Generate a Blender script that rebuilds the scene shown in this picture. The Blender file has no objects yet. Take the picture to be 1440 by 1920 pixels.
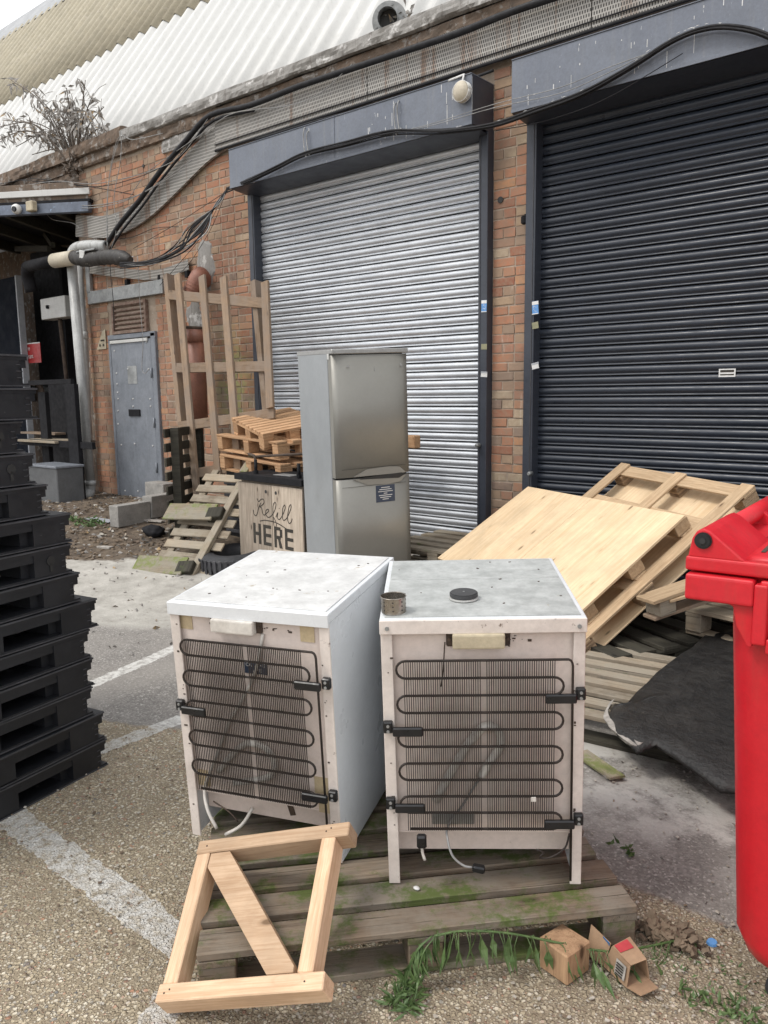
import bpy, bmesh, math, random
from mathutils import Vector, Matrix, Euler
RD = math.radians
rng = random.Random(7)
scn = bpy.context.scene
COL = scn.collection

# ------------------------------------------------------------------ camera
CAM = Vector((0, 0, 1.57)); FPX = 1480.0
PIT, ROL, YAW = RD(8.55), RD(-.73), RD(39.7)
VIEW = Vector((-math.sin(YAW)*math.cos(PIT), math.cos(YAW)*math.cos(PIT), -math.sin(PIT)))
_r = Vector((math.cos(YAW), math.sin(YAW), 0)); _u = _r.cross(VIEW)
RIGHT = _r*math.cos(ROL) + _u*math.sin(ROL); UP = -_r*math.sin(ROL) + _u*math.cos(ROL)
cd = bpy.data.cameras.new("camera"); cam = bpy.data.objects.new("camera", cd); COL.objects.link(cam)
cam.matrix_world = Matrix(((RIGHT.x, UP.x, -VIEW.x, CAM.x), (RIGHT.y, UP.y, -VIEW.y, CAM.y), (RIGHT.z, UP.z, -VIEW.z, CAM.z), (0, 0, 0, 1)))
cd.sensor_fit = 'VERTICAL'; cd.sensor_height = 24; cd.lens = 24*FPX/1920; cd.clip_end = 400; cd.clip_start = .05
scn.camera = cam

# ------------------------------------------------------------------ sky, sun, exposure
SUN_EL, SUN_AZ = RD(56), RD(205)          # azimuth: clockwise from +Y, where the light comes from
w = bpy.data.worlds.new("World"); scn.world = w; w.use_nodes = True
nt = w.node_tree; nt.nodes.clear()
sky = nt.nodes.new('ShaderNodeTexSky'); sky.sky_type = 'NISHITA'; sky.sun_disc = False
sky.sun_elevation = SUN_EL; sky.sun_rotation = SUN_AZ; sky.air_density = 1.2; sky.dust_density = 3.0; sky.ozone_density = .7
hs = nt.nodes.new('ShaderNodeHueSaturation'); hs.inputs['Saturation'].default_value = .22
bg = nt.nodes.new('ShaderNodeBackground'); bg.inputs[1].default_value = .125
wo = nt.nodes.new('ShaderNodeOutputWorld')
cl = nt.nodes.new('ShaderNodeMix'); cl.data_type = 'RGBA'; cl.inputs[7].default_value = (8.6, 8.7, 8.9, 1)      # high overcast veil over the clear sky
tcw = nt.nodes.new('ShaderNodeTexCoord'); nz = nt.nodes.new('ShaderNodeTexNoise'); nz.inputs['Scale'].default_value = 1.6; nz.inputs['Detail'].default_value = 5
mr = nt.nodes.new('ShaderNodeMapRange'); mr.inputs[1].default_value = .3; mr.inputs[2].default_value = .7; mr.inputs[3].default_value = .62; mr.inputs[4].default_value = .86
nt.links.new(tcw.outputs['Generated'], nz.inputs['Vector']); nt.links.new(nz.outputs['Fac'], mr.inputs[0]); nt.links.new(mr.outputs[0], cl.inputs[0])
nt.links.new(sky.outputs[0], hs.inputs['Color']); nt.links.new(hs.outputs[0], cl.inputs[6]); nt.links.new(cl.outputs[2], bg.inputs[0]); nt.links.new(bg.outputs[0], wo.inputs[0])
sd = bpy.data.lights.new("sun", 'SUN'); sd.energy = 1.15; sd.angle = RD(14); sd.color = (1, .95, .88)
sun = bpy.data.objects.new("sun", sd); COL.objects.link(sun)
sdir = Vector((math.sin(SUN_AZ)*math.cos(SUN_EL), math.cos(SUN_AZ)*math.cos(SUN_EL), math.sin(SUN_EL)))
sun.rotation_euler = sdir.to_track_quat('Z', 'Y').to_euler(); sun.location = (0, -3, 12)
scn.view_settings.view_transform = 'Standard'; scn.view_settings.look = 'None'
scn.view_settings.gamma = 1; scn.view_settings.use_curve_mapping = False
scn.view_settings.exposure = .56
scn.cycles.max_bounces = 6

# ------------------------------------------------------------------ places: points of the photograph on real planes
def ray(x, y): return RIGHT*((x-720)/FPX) - UP*((y-960)/FPX) + VIEW
def onz(x, y, z): d = ray(x, y); return CAM + d*((z-CAM.z)/d.z)
def ony(x, y, Y): d = ray(x, y); return CAM + d*((Y-CAM.y)/d.y)
def onpl(x, y, p0, n): d = ray(x, y); return CAM + d*((Vector(p0)-CAM).dot(n)/d.dot(n))
def ss(a, b, t): t = max(0, min(1, (t-a)/(b-a))); return t*t*(3-2*t)
def gz(x, y): return .30*ss(5.5, 9.8, -x*math.sin(YAW) + y*math.cos(YAW))
def ong(x, y):
    z = 0
    for _ in range(12): p = onz(x, y, z); z = z*.5 + gz(p.x, p.y)*.5
    return Vector((p.x, p.y, gz(p.x, p.y)))
W = 5.70                                   # y of the brick face

# ------------------------------------------------------------------ materials
MATS = {}
def N(nt, t, **k):
    n = nt.nodes.new(t)
    for a, b in k.items(): setattr(n, a, b)
    return n
def newmat(name):
    m = bpy.data.materials.new(name); m.use_nodes = True; MATS[name] = m
    nt = m.node_tree; return m, nt, nt.nodes['Principled BSDF'], nt.links
def coord(nt, L, stretch=(1, 1, 1), rnd=True, world=False):
    tc = N(nt, 'ShaderNodeTexCoord')
    src = tc.outputs['Object']
    if world: g = N(nt, 'ShaderNodeNewGeometry'); src = g.outputs['Position']
    mp = N(nt, 'ShaderNodeMapping'); mp.inputs['Scale'].default_value = stretch
    L.new(src, mp.inputs[0])
    if rnd:
        oi = N(nt, 'ShaderNodeObjectInfo'); mu = N(nt, 'ShaderNodeMath', operation='MULTIPLY'); mu.inputs[1].default_value = 37
        L.new(oi.outputs['Random'], mu.inputs[0]); L.new(mu.outputs[0], mp.inputs['Location'])
    return mp.outputs[0]
def noise(nt, L, vec, scale, detail=4, rough=.6, dist=0):
    n = N(nt, 'ShaderNodeTexNoise'); n.inputs['Scale'].default_value = scale; n.inputs['Detail'].default_value = detail
    n.inputs['Roughness'].default_value = rough; n.inputs['Distortion'].default_value = dist
    L.new(vec, n.inputs['Vector']); return n.outputs['Fac']
def ramp(nt, L, fac, stops, interp='LINEAR'):
    r = N(nt, 'ShaderNodeValToRGB'); r.color_ramp.interpolation = interp
    e = r.color_ramp.elements
    while len(e) < len(stops): e.new(.5)
    for i, (p, c) in enumerate(stops):
        e[i].position = p
        e[i].color = (c, c, c, 1) if isinstance(c, (int, float)) else (*c, 1)
    L.new(fac, r.inputs[0]); return r.outputs[0]
def mix(nt, L, fac, a, b, mode='MIX'):
    m = N(nt, 'ShaderNodeMix', data_type='RGBA', blend_type=mode)
    if isinstance(fac, (int, float)): m.inputs[0].default_value = fac
    else: L.new(fac, m.inputs[0])
    for s, v in ((6, a), (7, b)):
        if isinstance(v, tuple): m.inputs[s].default_value = (*v, 1)
        else: L.new(v, m.inputs[s])
    return m.outputs[2]
def bump(nt, L, b, h, strength, dist=.01):
    n = N(nt, 'ShaderNodeBump'); n.inputs['Strength'].default_value = strength; n.inputs['Distance'].default_value = dist
    L.new(h, n.inputs['Height']); L.new(n.outputs[0], b.inputs['Normal'])
def plain(name, c1, c2=None, scale=6, rough=.6, metal=0, spots=None, sscale=25, sthr=.66, drip=None, grunge=.22, bmp=.15, bscale=40, streak=None, stretch=(1, 1, 1), spec=.5, world=False):
    """paint, plastic, metal: two tones mixed by noise, optional stains and streaks"""
    m, nt, b, L = newmat(name)
    v = coord(nt, L, stretch, world=world, rnd=not world)
    c2 = c2 or tuple(x*.8 for x in c1)
    f = noise(nt, L, v, scale, 6)
    col = mix(nt, L, ramp(nt, L, f, [(.35, 0.), (.68, 1.)]), c1, c2)
    if streak:
        v2 = coord(nt, L, (9, 9, .5), world=world, rnd=not world)
        col = mix(nt, L, ramp(nt, L, noise(nt, L, v2, 3, 5), [(.54, 0.), (.74, .8)]), col, streak)
    if grunge:
        vg = coord(nt, L, (1, 1, 1), world=world, rnd=not world)
        gf = ramp(nt, L, noise(nt, L, vg, 46, 8, .8), [(.30, 1-grunge), (.60, 1.)])
        gf2 = ramp(nt, L, noise(nt, L, vg, 8, 7, .75), [(.34, 1-grunge*.8), (.56, 1.)])
        col = mix(nt, L, 1.0, col, gf, 'MULTIPLY'); col = mix(nt, L, 1.0, col, gf2, 'MULTIPLY')
    if drip:                                            # bird droppings and runs
        v3 = coord(nt, L, (1, 1, .13), world=world, rnd=not world)
        col = mix(nt, L, ramp(nt, L, noise(nt, L, v3, 34, 5, .75), [(.655, 0.), (.69, .9)]), col, drip)
    if spots:
        col = mix(nt, L, ramp(nt, L, noise(nt, L, v, sscale, 5, .7), [(sthr, 0.), (sthr+.06, 1.)]), col, spots)
    L.new(col, b.inputs['Base Color'])
    b.inputs['Metallic'].default_value = metal; b.inputs['Specular IOR Level'].default_value = spec
    rr = ramp(nt, L, noise(nt, L, v, scale*3, 3), [(.3, max(0, rough-.1)), (.7, min(1, rough+.12))])
    L.new(rr, b.inputs['Roughness'])
    if bmp: bump(nt, L, b, noise(nt, L, v, bscale, 5, .65), bmp, .012 if bmp >= 1 else .004)
    return m
def wood(name, light, dark, moss=None, mosst=.6, grey=None, rough=.8, gs=1.0, knots=True, cracks=0, tint=(.66, 1.15)):
    """grain runs along local X"""
    m, nt, b, L = newmat(name)
    v = coord(nt, L, (1.3, 15, 15)); vf = coord(nt, L, (2.2, 85, 85)); v0 = coord(nt, L, (1, 1, 1)); vk = coord(nt, L, (3, 8, 8))
    g1 = noise(nt, L, v, 3.0*gs, 5, .6, 1.1); g2 = noise(nt, L, vf, 3.0*gs, 4, .7, .2)
    g = N(nt, 'ShaderNodeMix', data_type='FLOAT'); g.inputs[0].default_value = .42; L.new(g1, g.inputs[2]); L.new(g2, g.inputs[3]); g = g.outputs[0]
    col = ramp(nt, L, g, [(.34, dark), (.46, tuple((a+c)/2 for a, c in zip(light, dark))), (.56, light), (.70, tuple(min(1, x*1.12) for x in light))])
    big = noise(nt, L, v0, 6, 6, .7)
    col = mix(nt, L, ramp(nt, L, big, [(.38, 0.), (.70, .6)]), col, tuple(x*.66 for x in light))
    oi = N(nt, 'ShaderNodeObjectInfo')
    col = mix(nt, L, 1.0, col, ramp(nt, L, oi.outputs['Random'], [(0, tint[0]), (1, tint[1])]), 'MULTIPLY')
    if knots:
        vo = N(nt, 'ShaderNodeTexVoronoi'); vo.inputs['Scale'].default_value = 1.25; L.new(vk, vo.inputs['Vector'])
        ring = N(nt, 'ShaderNodeMath', operation='SINE'); rm = N(nt, 'ShaderNodeMath', operation='MULTIPLY'); rm.inputs[1].default_value = 70; L.new(vo.outputs['Distance'], rm.inputs[0]); L.new(rm.outputs[0], ring.inputs[0])
        halo = ramp(nt, L, vo.outputs['Distance'], [(.10, .55), (.26, 0.)]); hm = N(nt, 'ShaderNodeMath', operation='MULTIPLY'); L.new(halo, hm.inputs[0]); L.new(ramp(nt, L, ring.outputs[0], [(0, .3), (1, 1.)]), hm.inputs[1])
        col = mix(nt, L, hm.outputs[0], col, tuple(x*.75 for x in dark))
        col = mix(nt, L, ramp(nt, L, vo.outputs['Distance'], [(.06, .95), (.11, 0.)]), col, tuple(x*.35 for x in dark))
    if grey: col = mix(nt, L, ramp(nt, L, noise(nt, L, v0, 4.1, 6, .7), [(.40, 0.), (.60, .85)]), col, grey)
    if moss: col = mix(nt, L, ramp(nt, L, noise(nt, L, v0, 5.3, 8, .75), [(mosst, 0.), (mosst+.10, .9)]), col, moss)
    if cracks:
        vc = coord(nt, L, (.9, 60, 60)); col = mix(nt, L, ramp(nt, L, noise(nt, L, vc, 2.2, 5, .7, .3), [(.60, 0.), (.66, cracks)]), col, tuple(x*.25 for x in dark))
        col = mix(nt, L, ramp(nt, L, noise(nt, L, v0, 38, 6, .8), [(.60, 0.), (.72, .5)]), col, tuple(x*.4 for x in dark))
    L.new(col, b.inputs['Base Color']); b.inputs['Roughness'].default_value = rough; b.inputs['Specular IOR Level'].default_value = .22
    bump(nt, L, b, g, .5 if cracks else .3, .004)
    return m
def brickmat(name, island):
    m, nt, b, L = newmat(name)
    v = coord(nt, L, world=True, rnd=False)
    if island: g = N(nt, 'ShaderNodeNewGeometry'); rnd = g.outputs['Random Per Island']
    else: g = N(nt, 'ShaderNodeObjectInfo'); rnd = g.outputs['Random']
    base = ramp(nt, L, rnd, [(0, (.27, .115, .075)), (.14, (.37, .165, .10)), (.3, (.44, .205, .12)), (.44, (.35, .175, .12)), (.56, (.48, .255, .14)), (.68, (.27, .175, .13)), (.78, (.40, .29, .195)), (.88, (.20, .145, .125)), (.95, (.45, .37, .265)), (1., (.33, .145, .10))])
    n1 = noise(nt, L, v, 26, 7, .7); n2 = noise(nt, L, v, 2.1, 4)
    col = mix(nt, L, ramp(nt, L, n1, [(.36, 0.), (.72, .85)]), base, (.30, .215, .155))
    col = mix(nt, L, ramp(nt, L, n2, [(.46, 0.), (.66, .6)]), col, (.20, .155, .12))      # soot
    vs = coord(nt, L, (8, 8, .9), world=True, rnd=False)
    col = mix(nt, L, ramp(nt, L, noise(nt, L, vs, 2.4, 6, .7), [(.60, 0.), (.70, .5)]), col, (.60, .54, .46))   # lime runs
    dm = N(nt, 'ShaderNodeVectorMath', operation='SUBTRACT'); L.new(v, dm.inputs[0]); dm.inputs[1].default_value = (-6.85, W, 1.7)
    ds = N(nt, 'ShaderNodeVectorMath', operation='MULTIPLY'); L.new(dm.outputs[0], ds.inputs[0]); ds.inputs[1].default_value = (1/.38, 1, 1/.75)
    dl2 = N(nt, 'ShaderNodeVectorMath', operation='LENGTH'); L.new(ds.outputs[0], dl2.inputs[0])
    mm = N(nt, 'ShaderNodeMath', operation='MULTIPLY'); L.new(ramp(nt, L, dl2.outputs['Value'], [(.3, 1.), (1., 0.)]), mm.inputs[0]); L.new(ramp(nt, L, noise(nt, L, v, 7, 6, .75), [(.42, 0.), (.56, .85)]), mm.inputs[1])
    col = mix(nt, L, mm.outputs[0], col, (.27, .30, .13))
    L.new(col, b.inputs['Base Color']); b.inputs['Roughness'].default_value = .9; b.inputs['Specular IOR Level'].default_value = .2
    bump(nt, L, b, n1, .5, .006)
    return m

brickmat('brick', False); brickmat('brick_joined', True)
plain('mortar', (.44, .36, .29), (.31, .25, .195), scale=3, rough=.95, bmp=.6, bscale=90, spots=(.45, .41, .34), sscale=30, sthr=.6, world=True, spec=.15)
plain('render', (.36, .35, .335), (.24, .23, .215), scale=4, rough=.9, bmp=.7, bscale=30, spots=(.50, .49, .475), sscale=5, sthr=.55, streak=(.13, .11, .10), world=True, spec=.2)
plain('render_brown', (.22, .16, .12), (.14, .115, .095), scale=5, rough=.95, bmp=.7, bscale=30, spots=(.28, .26, .24), sscale=9, sthr=.55, streak=(.10, .085, .075), world=True, spec=.15)
plain('roof_white', (.60, .60, .585), (.55, .55, .535), scale=1.4, rough=.5, bmp=.05, streak=(.49, .49, .475), grunge=.05, world=True)
plain('roof_cream', (.44, .395, .295), (.37, .335, .25), scale=1.8, rough=.7, bmp=.1, streak=(.36, .31, .235), spots=(.40, .36, .29), sscale=6, sthr=.62, world=True)
plain('roof_grey', (.40, .41, .42), (.30, .31, .32), scale=2, rough=.6, world=True)
plain('header_paint', (.17, .19, .23), (.14, .158, .198), scale=2, rough=.42, bmp=.05, streak=(.20, .21, .23), spots=(.42, .43, .43), sscale=13, sthr=.745, drip=(.72, .72, .70))
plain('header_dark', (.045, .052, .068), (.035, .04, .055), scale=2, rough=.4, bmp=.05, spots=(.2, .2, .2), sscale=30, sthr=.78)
plain('slat_dark', (.030, .037, .052), (.024, .030, .043), scale=3, rough=.36, bmp=.0, spots=(.30, .31, .31), sscale=22, sthr=.80, spec=.42)
plain('slat_silver', (.59, .615, .65), (.48, .505, .54), scale=2.2, rough=.42, metal=.5, bmp=0, spots=(.18, .19, .20), sscale=14, sthr=.775, grunge=.12)
plain('door_grey', (.24, .26, .295), (.185, .205, .235), scale=2.4, rough=.5, metal=.2, bmp=.05, streak=(.29, .31, .34), spots=(.34, .35, .36), sscale=9, sthr=.68)
plain('galv', (.42, .43, .43), (.27, .28, .28), scale=9, rough=.5, metal=.6, spots=(.19, .13, .09), sscale=10, sthr=.66)
plain('black_plastic', (.010, .011, .014), (.018, .019, .023), scale=5, rough=.45, bmp=.1, bscale=60, spots=(.09, .09, .09), sscale=36, sthr=.70)
plain('black_edge', (.045, .046, .052), (.07, .07, .078), scale=8, rough=.5)  # lighter black; on the plastic pallet rims it paints in the sky highlight
plain('black_matt', (.008, .008, .010), (.014, .014, .017), scale=6, rough=.75, bmp=.1, spec=.25)
plain('cable_black', (.010, .010, .012), (.022, .022, .025), scale=12, rough=.6, spots=(.5, .5, .48), sscale=20, sthr=.73, spec=.3)
plain('cable_grey', (.36, .36, .35), (.22, .22, .22), scale=12, rough=.6, spots=(.65, .65, .63), sscale=14, sthr=.62)
plain('red_plastic', (.62, .012, .024), (.54, .010, .020), scale=2, rough=.42, bmp=.1, bscale=70, spots=(.66, .22, .22), sscale=30, sthr=.735, grunge=.14, streak=(.50, .03, .03))
plain('enamel', (.70, .72, .74), (.66, .68, .70), scale=3, rough=.32, bmp=.03, bscale=8, spots=(.12, .10, .09), sscale=26, sthr=.755, grunge=.07)
plain('enamel_top_white', (.70, .70, .69), (.56, .56, .55), scale=13, rough=.5, bmp=.1, bscale=20, spots=(.36, .30, .22), sscale=12, sthr=.635, grunge=.16)
plain('enamel_top_grey', (.50, .515, .505), (.36, .375, .365), scale=14, rough=.5, bmp=.1, bscale=20, spots=(.32, .30, .25), sscale=18, sthr=.66)
plain('back_pink', (.74, .64, .585), (.67, .575, .525), scale=4, rough=.5, spots=(.34, .26, .20), sscale=22, sthr=.70, grunge=.14)
plain('back_edge', (.74, .67, .62), (.64, .57, .52), scale=9, rough=.5, spots=(.12, .08, .06), sscale=26, sthr=.66, grunge=.14)
plain('coil', (.016, .011, .009), (.03, .02, .015), scale=20, rough=.6)
plain('bracket', (.006, .008, .010), (.014, .014, .016), scale=20, rough=.35)
plain('box_cream', (.56, .49, .35), (.44, .38, .27), scale=9, rough=.5)
plain('box_white', (.72, .69, .64), (.6, .56, .51), scale=12, rough=.5, spots=(.15, .12, .1), sscale=40, sthr=.68)
plain('bin_grey', (.12, .125, .13), (.09, .095, .10), scale=3, rough=.5)
plain('grime', (.05, .035, .028), (.10, .07, .05), scale=20, rough=.9)
plain('tape', (.60, .48, .30), (.5, .4, .26), scale=10, rough=.5)
plain('fridge_steel', (.265, .26, .235), (.25, .245, .225), scale=1.2, rough=.45, metal=.25, bmp=0, grunge=.05)
plain('fridge_side', (.34, .36, .375), (.31, .33, .345), scale=1.2, rough=.42, metal=.2, bmp=0, grunge=.08, spots=(.6, .6, .6), sscale=9, sthr=.80)
plain('fridge_trim', (.40, .40, .39), (.36, .36, .35), scale=2, rough=.35, metal=.4, bmp=0)
plain('seal_dark', (.02, .02, .02), (.03, .03, .03), rough=.6)
plain('pipe_grey', (.50, .51, .50), (.36, .365, .36), scale=3, rough=.45, streak=(.16, .15, .14), spots=(.12, .11, .10), sscale=9, sthr=.68)
plain('pipe_black', (.022, .02, .02), (.05, .045, .04), scale=12, rough=.6, spots=(.55, .53, .48), sscale=9, sthr=.64, bmp=.8, bscale=16)
plain('pipe_cream', (.62, .56, .44), (.5, .45, .36), scale=8, rough=.6)
plain('pipe_terra', (.34, .15, .10), (.26, .12, .085), scale=5, rough=.5, streak=(.25, .10, .07))
plain('concrete_block', (.35, .335, .31), (.25, .24, .225), scale=9, rough=.95, bmp=.9, bscale=70, spots=(.16, .15, .14), sscale=50, sthr=.62)
plain('tyre', (.02, .021, .024), (.04, .04, .045), scale=10, rough=.7)
plain('rust_vent', (.16, .09, .065), (.28, .22, .18), scale=18, rough=.8, spots=(.5, .46, .42), sscale=25, sthr=.66)
plain('navy_panel', (.012, .015, .024), (.008, .011, .018), scale=2, rough=.8, spec=.1, spots=(.25, .25, .27), sscale=30, sthr=.80)
plain('beam_blue', (.17, .20, .26), (.11, .13, .17), scale=5, rough=.5, spots=(.30, .40, .55), sscale=14, sthr=.62)
plain('white_box', (.62, .62, .60), (.52, .52, .50), scale=4, rough=.4)
plain('sign_red', (.50, .03, .03), rough=.4); plain('white_paint', (.75, .75, .74), (.68, .68, .66), rough=.5)
plain('sticker_blue', (.12, .30, .62), (.10, .27, .58), rough=.4); plain('sticker_navy', (.035, .055, .10), (.03, .05, .09), rough=.4)
plain('sticker_tan', (.30, .27, .18), (.24, .26, .14), rough=.5); plain('grey_ink', (.40, .42, .45), (.36, .38, .41), rough=.5)
plain('ink', (.03, .025, .02), (.05, .045, .035), scale=20, rough=.8)
plain('glass_dark', (.01, .01, .012), rough=.12)
plain('steel_ring', (.45, .42, .38), (.3, .26, .22), scale=14, rough=.3, metal=.9)
plain('lid_disc', (.045, .047, .05), (.06, .06, .062), scale=9, rough=.55)
plain('leaf_green', (.065, .12, .035), (.13, .20, .07), scale=18, rough=.5)
plain('leaf_dead', (.36, .335, .31), (.25, .24, .225), scale=14, rough=.8, spots=(.36, .25, .13), sscale=5, sthr=.56)
plain('stem_brown', (.13, .10, .08), (.08, .065, .05), scale=20, rough=.85)
plain('card', (.40, .26, .16), (.32, .21, .13), scale=12, rough=.8)
plain('card_blue', (.05, .16, .35), rough=.6); plain('card_red', (.55, .06, .07), rough=.6)
plain('felt_black', (.012, .0115, .0115), (.030, .028, .026), scale=8, rough=.48, bmp=1., bscale=26, spots=(.40, .37, .33), sscale=50, sthr=.68)
plain('felt_white', (.46, .43, .39), (.24, .22, .20), scale=20, rough=.9)
plain('chip_pale', (.55, .52, .46), (.38, .34, .28), scale=3, rough=.9)
plain('chip_brown', (.15, .11, .08), (.24, .18, .12), scale=3, rough=.9)
plain('soil', (.085, .062, .048), (.15, .115, .085), scale=9, rough=1, bmp=1.0, bscale=40, spots=(.36, .33, .28), sscale=30, sthr=.68, world=True, spec=.1)
wood('timber_fresh', (.66, .47, .315), (.46, .285, .165), gs=1.0)
wood('timber_brown', (.42, .27, .16), (.24, .14, .08), cracks=.6)
wood('timber_pale', (.60, .44, .28), (.38, .25, .145), cracks=.35)
wood('timber_orange', (.60, .38, .22), (.38, .20, .10), cracks=.4)
wood('timber_rack', (.33, .235, .16), (.19, .13, .085), grey=(.24, .19, .15), cracks=.5)
wood('timber_worn', (.255, .195, .14), (.09, .065, .048), moss=(.085, .12, .03), mosst=.50, grey=(.22, .195, .16), cracks=.9)
wood('timber_moss', (.36, .30, .21), (.17, .135, .09), moss=(.16, .19, .06), mosst=.46, grey=(.25, .23, .19), cracks=.7)
wood('timber_grey', (.36, .295, .215), (.17, .135, .10), moss=(.16, .18, .09), mosst=.60, grey=(.31, .275, .22), cracks=.8)
wood('timber_dark', (.07, .065, .05), (.025, .022, .02), moss=(.07, .10, .03), mosst=.62)
wood('plywood', (.80, .62, .41), (.66, .47, .28), gs=.45, rough=.6, tint=(.92, 1.0))
wood('plywood_edge', (.46, .33, .21), (.24, .16, .10), gs=3)
wood('cabinet_ply', (.50, .425, .345), (.28, .22, .17), gs=.6)

def mesh_mat():
    m, nt, b, L = newmat('perforated_steel')
    v = coord(nt, L, world=True, rnd=False)
    mp = N(nt, 'ShaderNodeMapping'); mp.inputs['Rotation'].default_value = (RD(90), 0, RD(0)); L.new(v, mp.inputs[0])
    br = N(nt, 'ShaderNodeTexBrick'); br.offset = .5; br.inputs['Scale'].default_value = 1
    for k, x in (('Mortar Size', .006), ('Mortar Smooth', .3), ('Brick Width', .020), ('Row Height', .032)): br.inputs[k].default_value = x
    br.inputs['Color1'].default_value = (.035, .033, .03, 1); br.inputs['Color2'].default_value = (.06, .055, .05, 1)
    g1 = mix(nt, L, noise(nt, L, v, 7, 5), (.30, .29, .27), (.42, .40, .37))
    vs = coord(nt, L, (6, 6, .4), world=True, rnd=False)
    g1 = mix(nt, L, ramp(nt, L, noise(nt, L, vs, 1.5, 5), [(.56, 0.), (.66, .85)]), g1, (.20, .115, .07))
    L.new(g1, br.inputs['Mortar']); L.new(mp.outputs[0], br.inputs['Vector'])
    L.new(br.outputs['Color'], b.inputs['Base Color']); b.inputs['Roughness'].default_value = .6
    bump(nt, L, b, br.outputs['Fac'], .6, .006)
mesh_mat()

def ground_mat():
    m, nt, b, L = newmat('yard_ground')
    v = coord(nt, L, world=True, rnd=False)
    sp = N(nt, 'ShaderNodeSeparateXYZ'); L.new(v, sp.inputs[0])
    def lin(a, bb, c, amp=.16, ns=2.5, dt=4):          # a*x+b*y+c with a wandering edge
        d = N(nt, 'ShaderNodeVectorMath', operation='DOT_PRODUCT'); L.new(v, d.inputs[0]); d.inputs[1].default_value = (a, bb, 0)
        n = noise(nt, L, v, ns, dt); q = N(nt, 'ShaderNodeMath', operation='MULTIPLY_ADD'); L.new(n, q.inputs[0]); q.inputs[1].default_value = amp*2; q.inputs[2].default_value = c-amp
        s = N(nt, 'ShaderNodeMath', operation='ADD'); L.new(d.outputs['Value'], s.inputs[0]); L.new(q.outputs[0], s.inputs[1]); return s.outputs[0]
    def M2(op, a, bb):
        n = N(nt, 'ShaderNodeMath', operation=op)
        for i, s in enumerate((a, bb)):
            if isinstance(s, (int, float)): n.inputs[i].default_value = s
            else: L.new(s, n.inputs[i])
        return n.outputs[0]
    # exposed aggregate: rounded pebbles of two sizes in a sandy paste
    wn = N(nt, 'ShaderNodeTexNoise'); wn.inputs['Scale'].default_value = 45; L.new(v, wn.inputs['Vector'])
    wv = N(nt, 'ShaderNodeVectorMath', operation='SCALE'); wv.inputs[3].default_value = .010; L.new(wn.outputs['Color'], wv.inputs[0])
    va = N(nt, 'ShaderNodeVectorMath', operation='ADD'); L.new(v, va.inputs[0]); L.new(wv.outputs[0], va.inputs[1])
    STONES = [(0, (.28, .225, .155)), (.18, (.43, .36, .25)), (.36, (.55, .47, .34)), (.52, (.37, .305, .21)), (.68, (.62, .545, .415)), (.84, (.72, .66, .54)), (.91, (.17, .165, .16)), (.965, (.46, .25, .16)), (1, (.68, .64, .55))]
    def stones(sc_, r0, r1):
        vo = N(nt, 'ShaderNodeTexVoronoi'); vo.inputs['Scale'].default_value = sc_; L.new(va.outputs[0], vo.inputs['Vector'])
        sc = N(nt, 'ShaderNodeSeparateColor'); L.new(vo.outputs['Color'], sc.inputs[0])
        return ramp(nt, L, sc.outputs[0], STONES), ramp(nt, L, vo.outputs['Distance'], [(r0, 1.), (r1, 0.)]), sc.outputs[1]
    p1, m1, k1 = stones(72, .36, .52); p2, m2, k2 = stones(140, .40, .58)
    paste = mix(nt, L, noise(nt, L, v, 60, 5), (.23, .185, .13), (.35, .29, .21))
    agg = mix(nt, L, M2('MULTIPLY', m2, .9), paste, p2)
    edge = M2('MULTIPLY', m1, ramp(nt, L, k1, [(.22, 0.), (.28, 1.)]))
    agg = mix(nt, L, edge, agg, p1)
    edge = M2('MAXIMUM', edge, M2('MULTIPLY', m2, .55))
    agg = mix(nt, L, ramp(nt, L, noise(nt, L, v, 1.3, 6), [(.42, 0.), (.68, .5)]), agg, (.20, .17, .125))
    # tarmac
    v3 = N(nt, 'ShaderNodeTexVoronoi'); v3.inputs['Scale'].default_value = 130; L.new(v, v3.inputs['Vector'])
    s3 = N(nt, 'ShaderNodeSeparateColor'); L.new(v3.outputs['Color'], s3.inputs[0])
    tar = ramp(nt, L, s3.outputs[0], [(0, (.15, .14, .13)), (.6, (.225, .21, .195)), (.9, (.29, .275, .255)), (1, (.46, .44, .41))])
    tar = mix(nt, L, ramp(nt, L, noise(nt, L, v, 2.2, 6), [(.38, 0.), (.62, .6)]), tar, (.30, .28, .255))
    # pale concrete slab behind
    con = mix(nt, L, ramp(nt, L, noise(nt, L, v, 5, 7, .7), [(.35, 0.), (.65, 1.)]), (.48, .46, .42), (.31, .295, .265))
    con = mix(nt, L, ramp(nt, L, noise(nt, L, v, 22, 5, .7), [(.62, 0.), (.70, .8)]), con, (.13, .105, .08))
    drt = mix(nt, L, ramp(nt, L, noise(nt, L, v, 11, 7, .75), [(.35, 0.), (.62, 1.)]), (.055, .042, .034), (.165, .13, .095))
    drt = mix(nt, L, ramp(nt, L, noise(nt, L, v, 34, 4, .7), [(.64, 0.), (.70, .8)]), drt, (.40, .36, .30))
    # masks (metres in the yard)
    e1 = lin(-.30, 1., -2.98, .10)                      # > 0: tarmac beyond the aggregate, left part
    e2 = lin(.0, 1., -2.26, .05)
    gx = M2('GREATER_THAN', sp.outputs[0], -2.2)
    edgeval = mix(nt, L, gx, e1, e2)
    mt = ramp(nt, L, edgeval, [(.0, 0.), (.03, 1.)])
    col = mix(nt, L, mt, agg, tar)
    e3 = lin(-.62, .78, -5.15, .25)                     # pale slab
    ms = ramp(nt, L, e3, [(.0, 0.), (.12, 1.)])
    col = mix(nt, L, ms, col, con)
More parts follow.
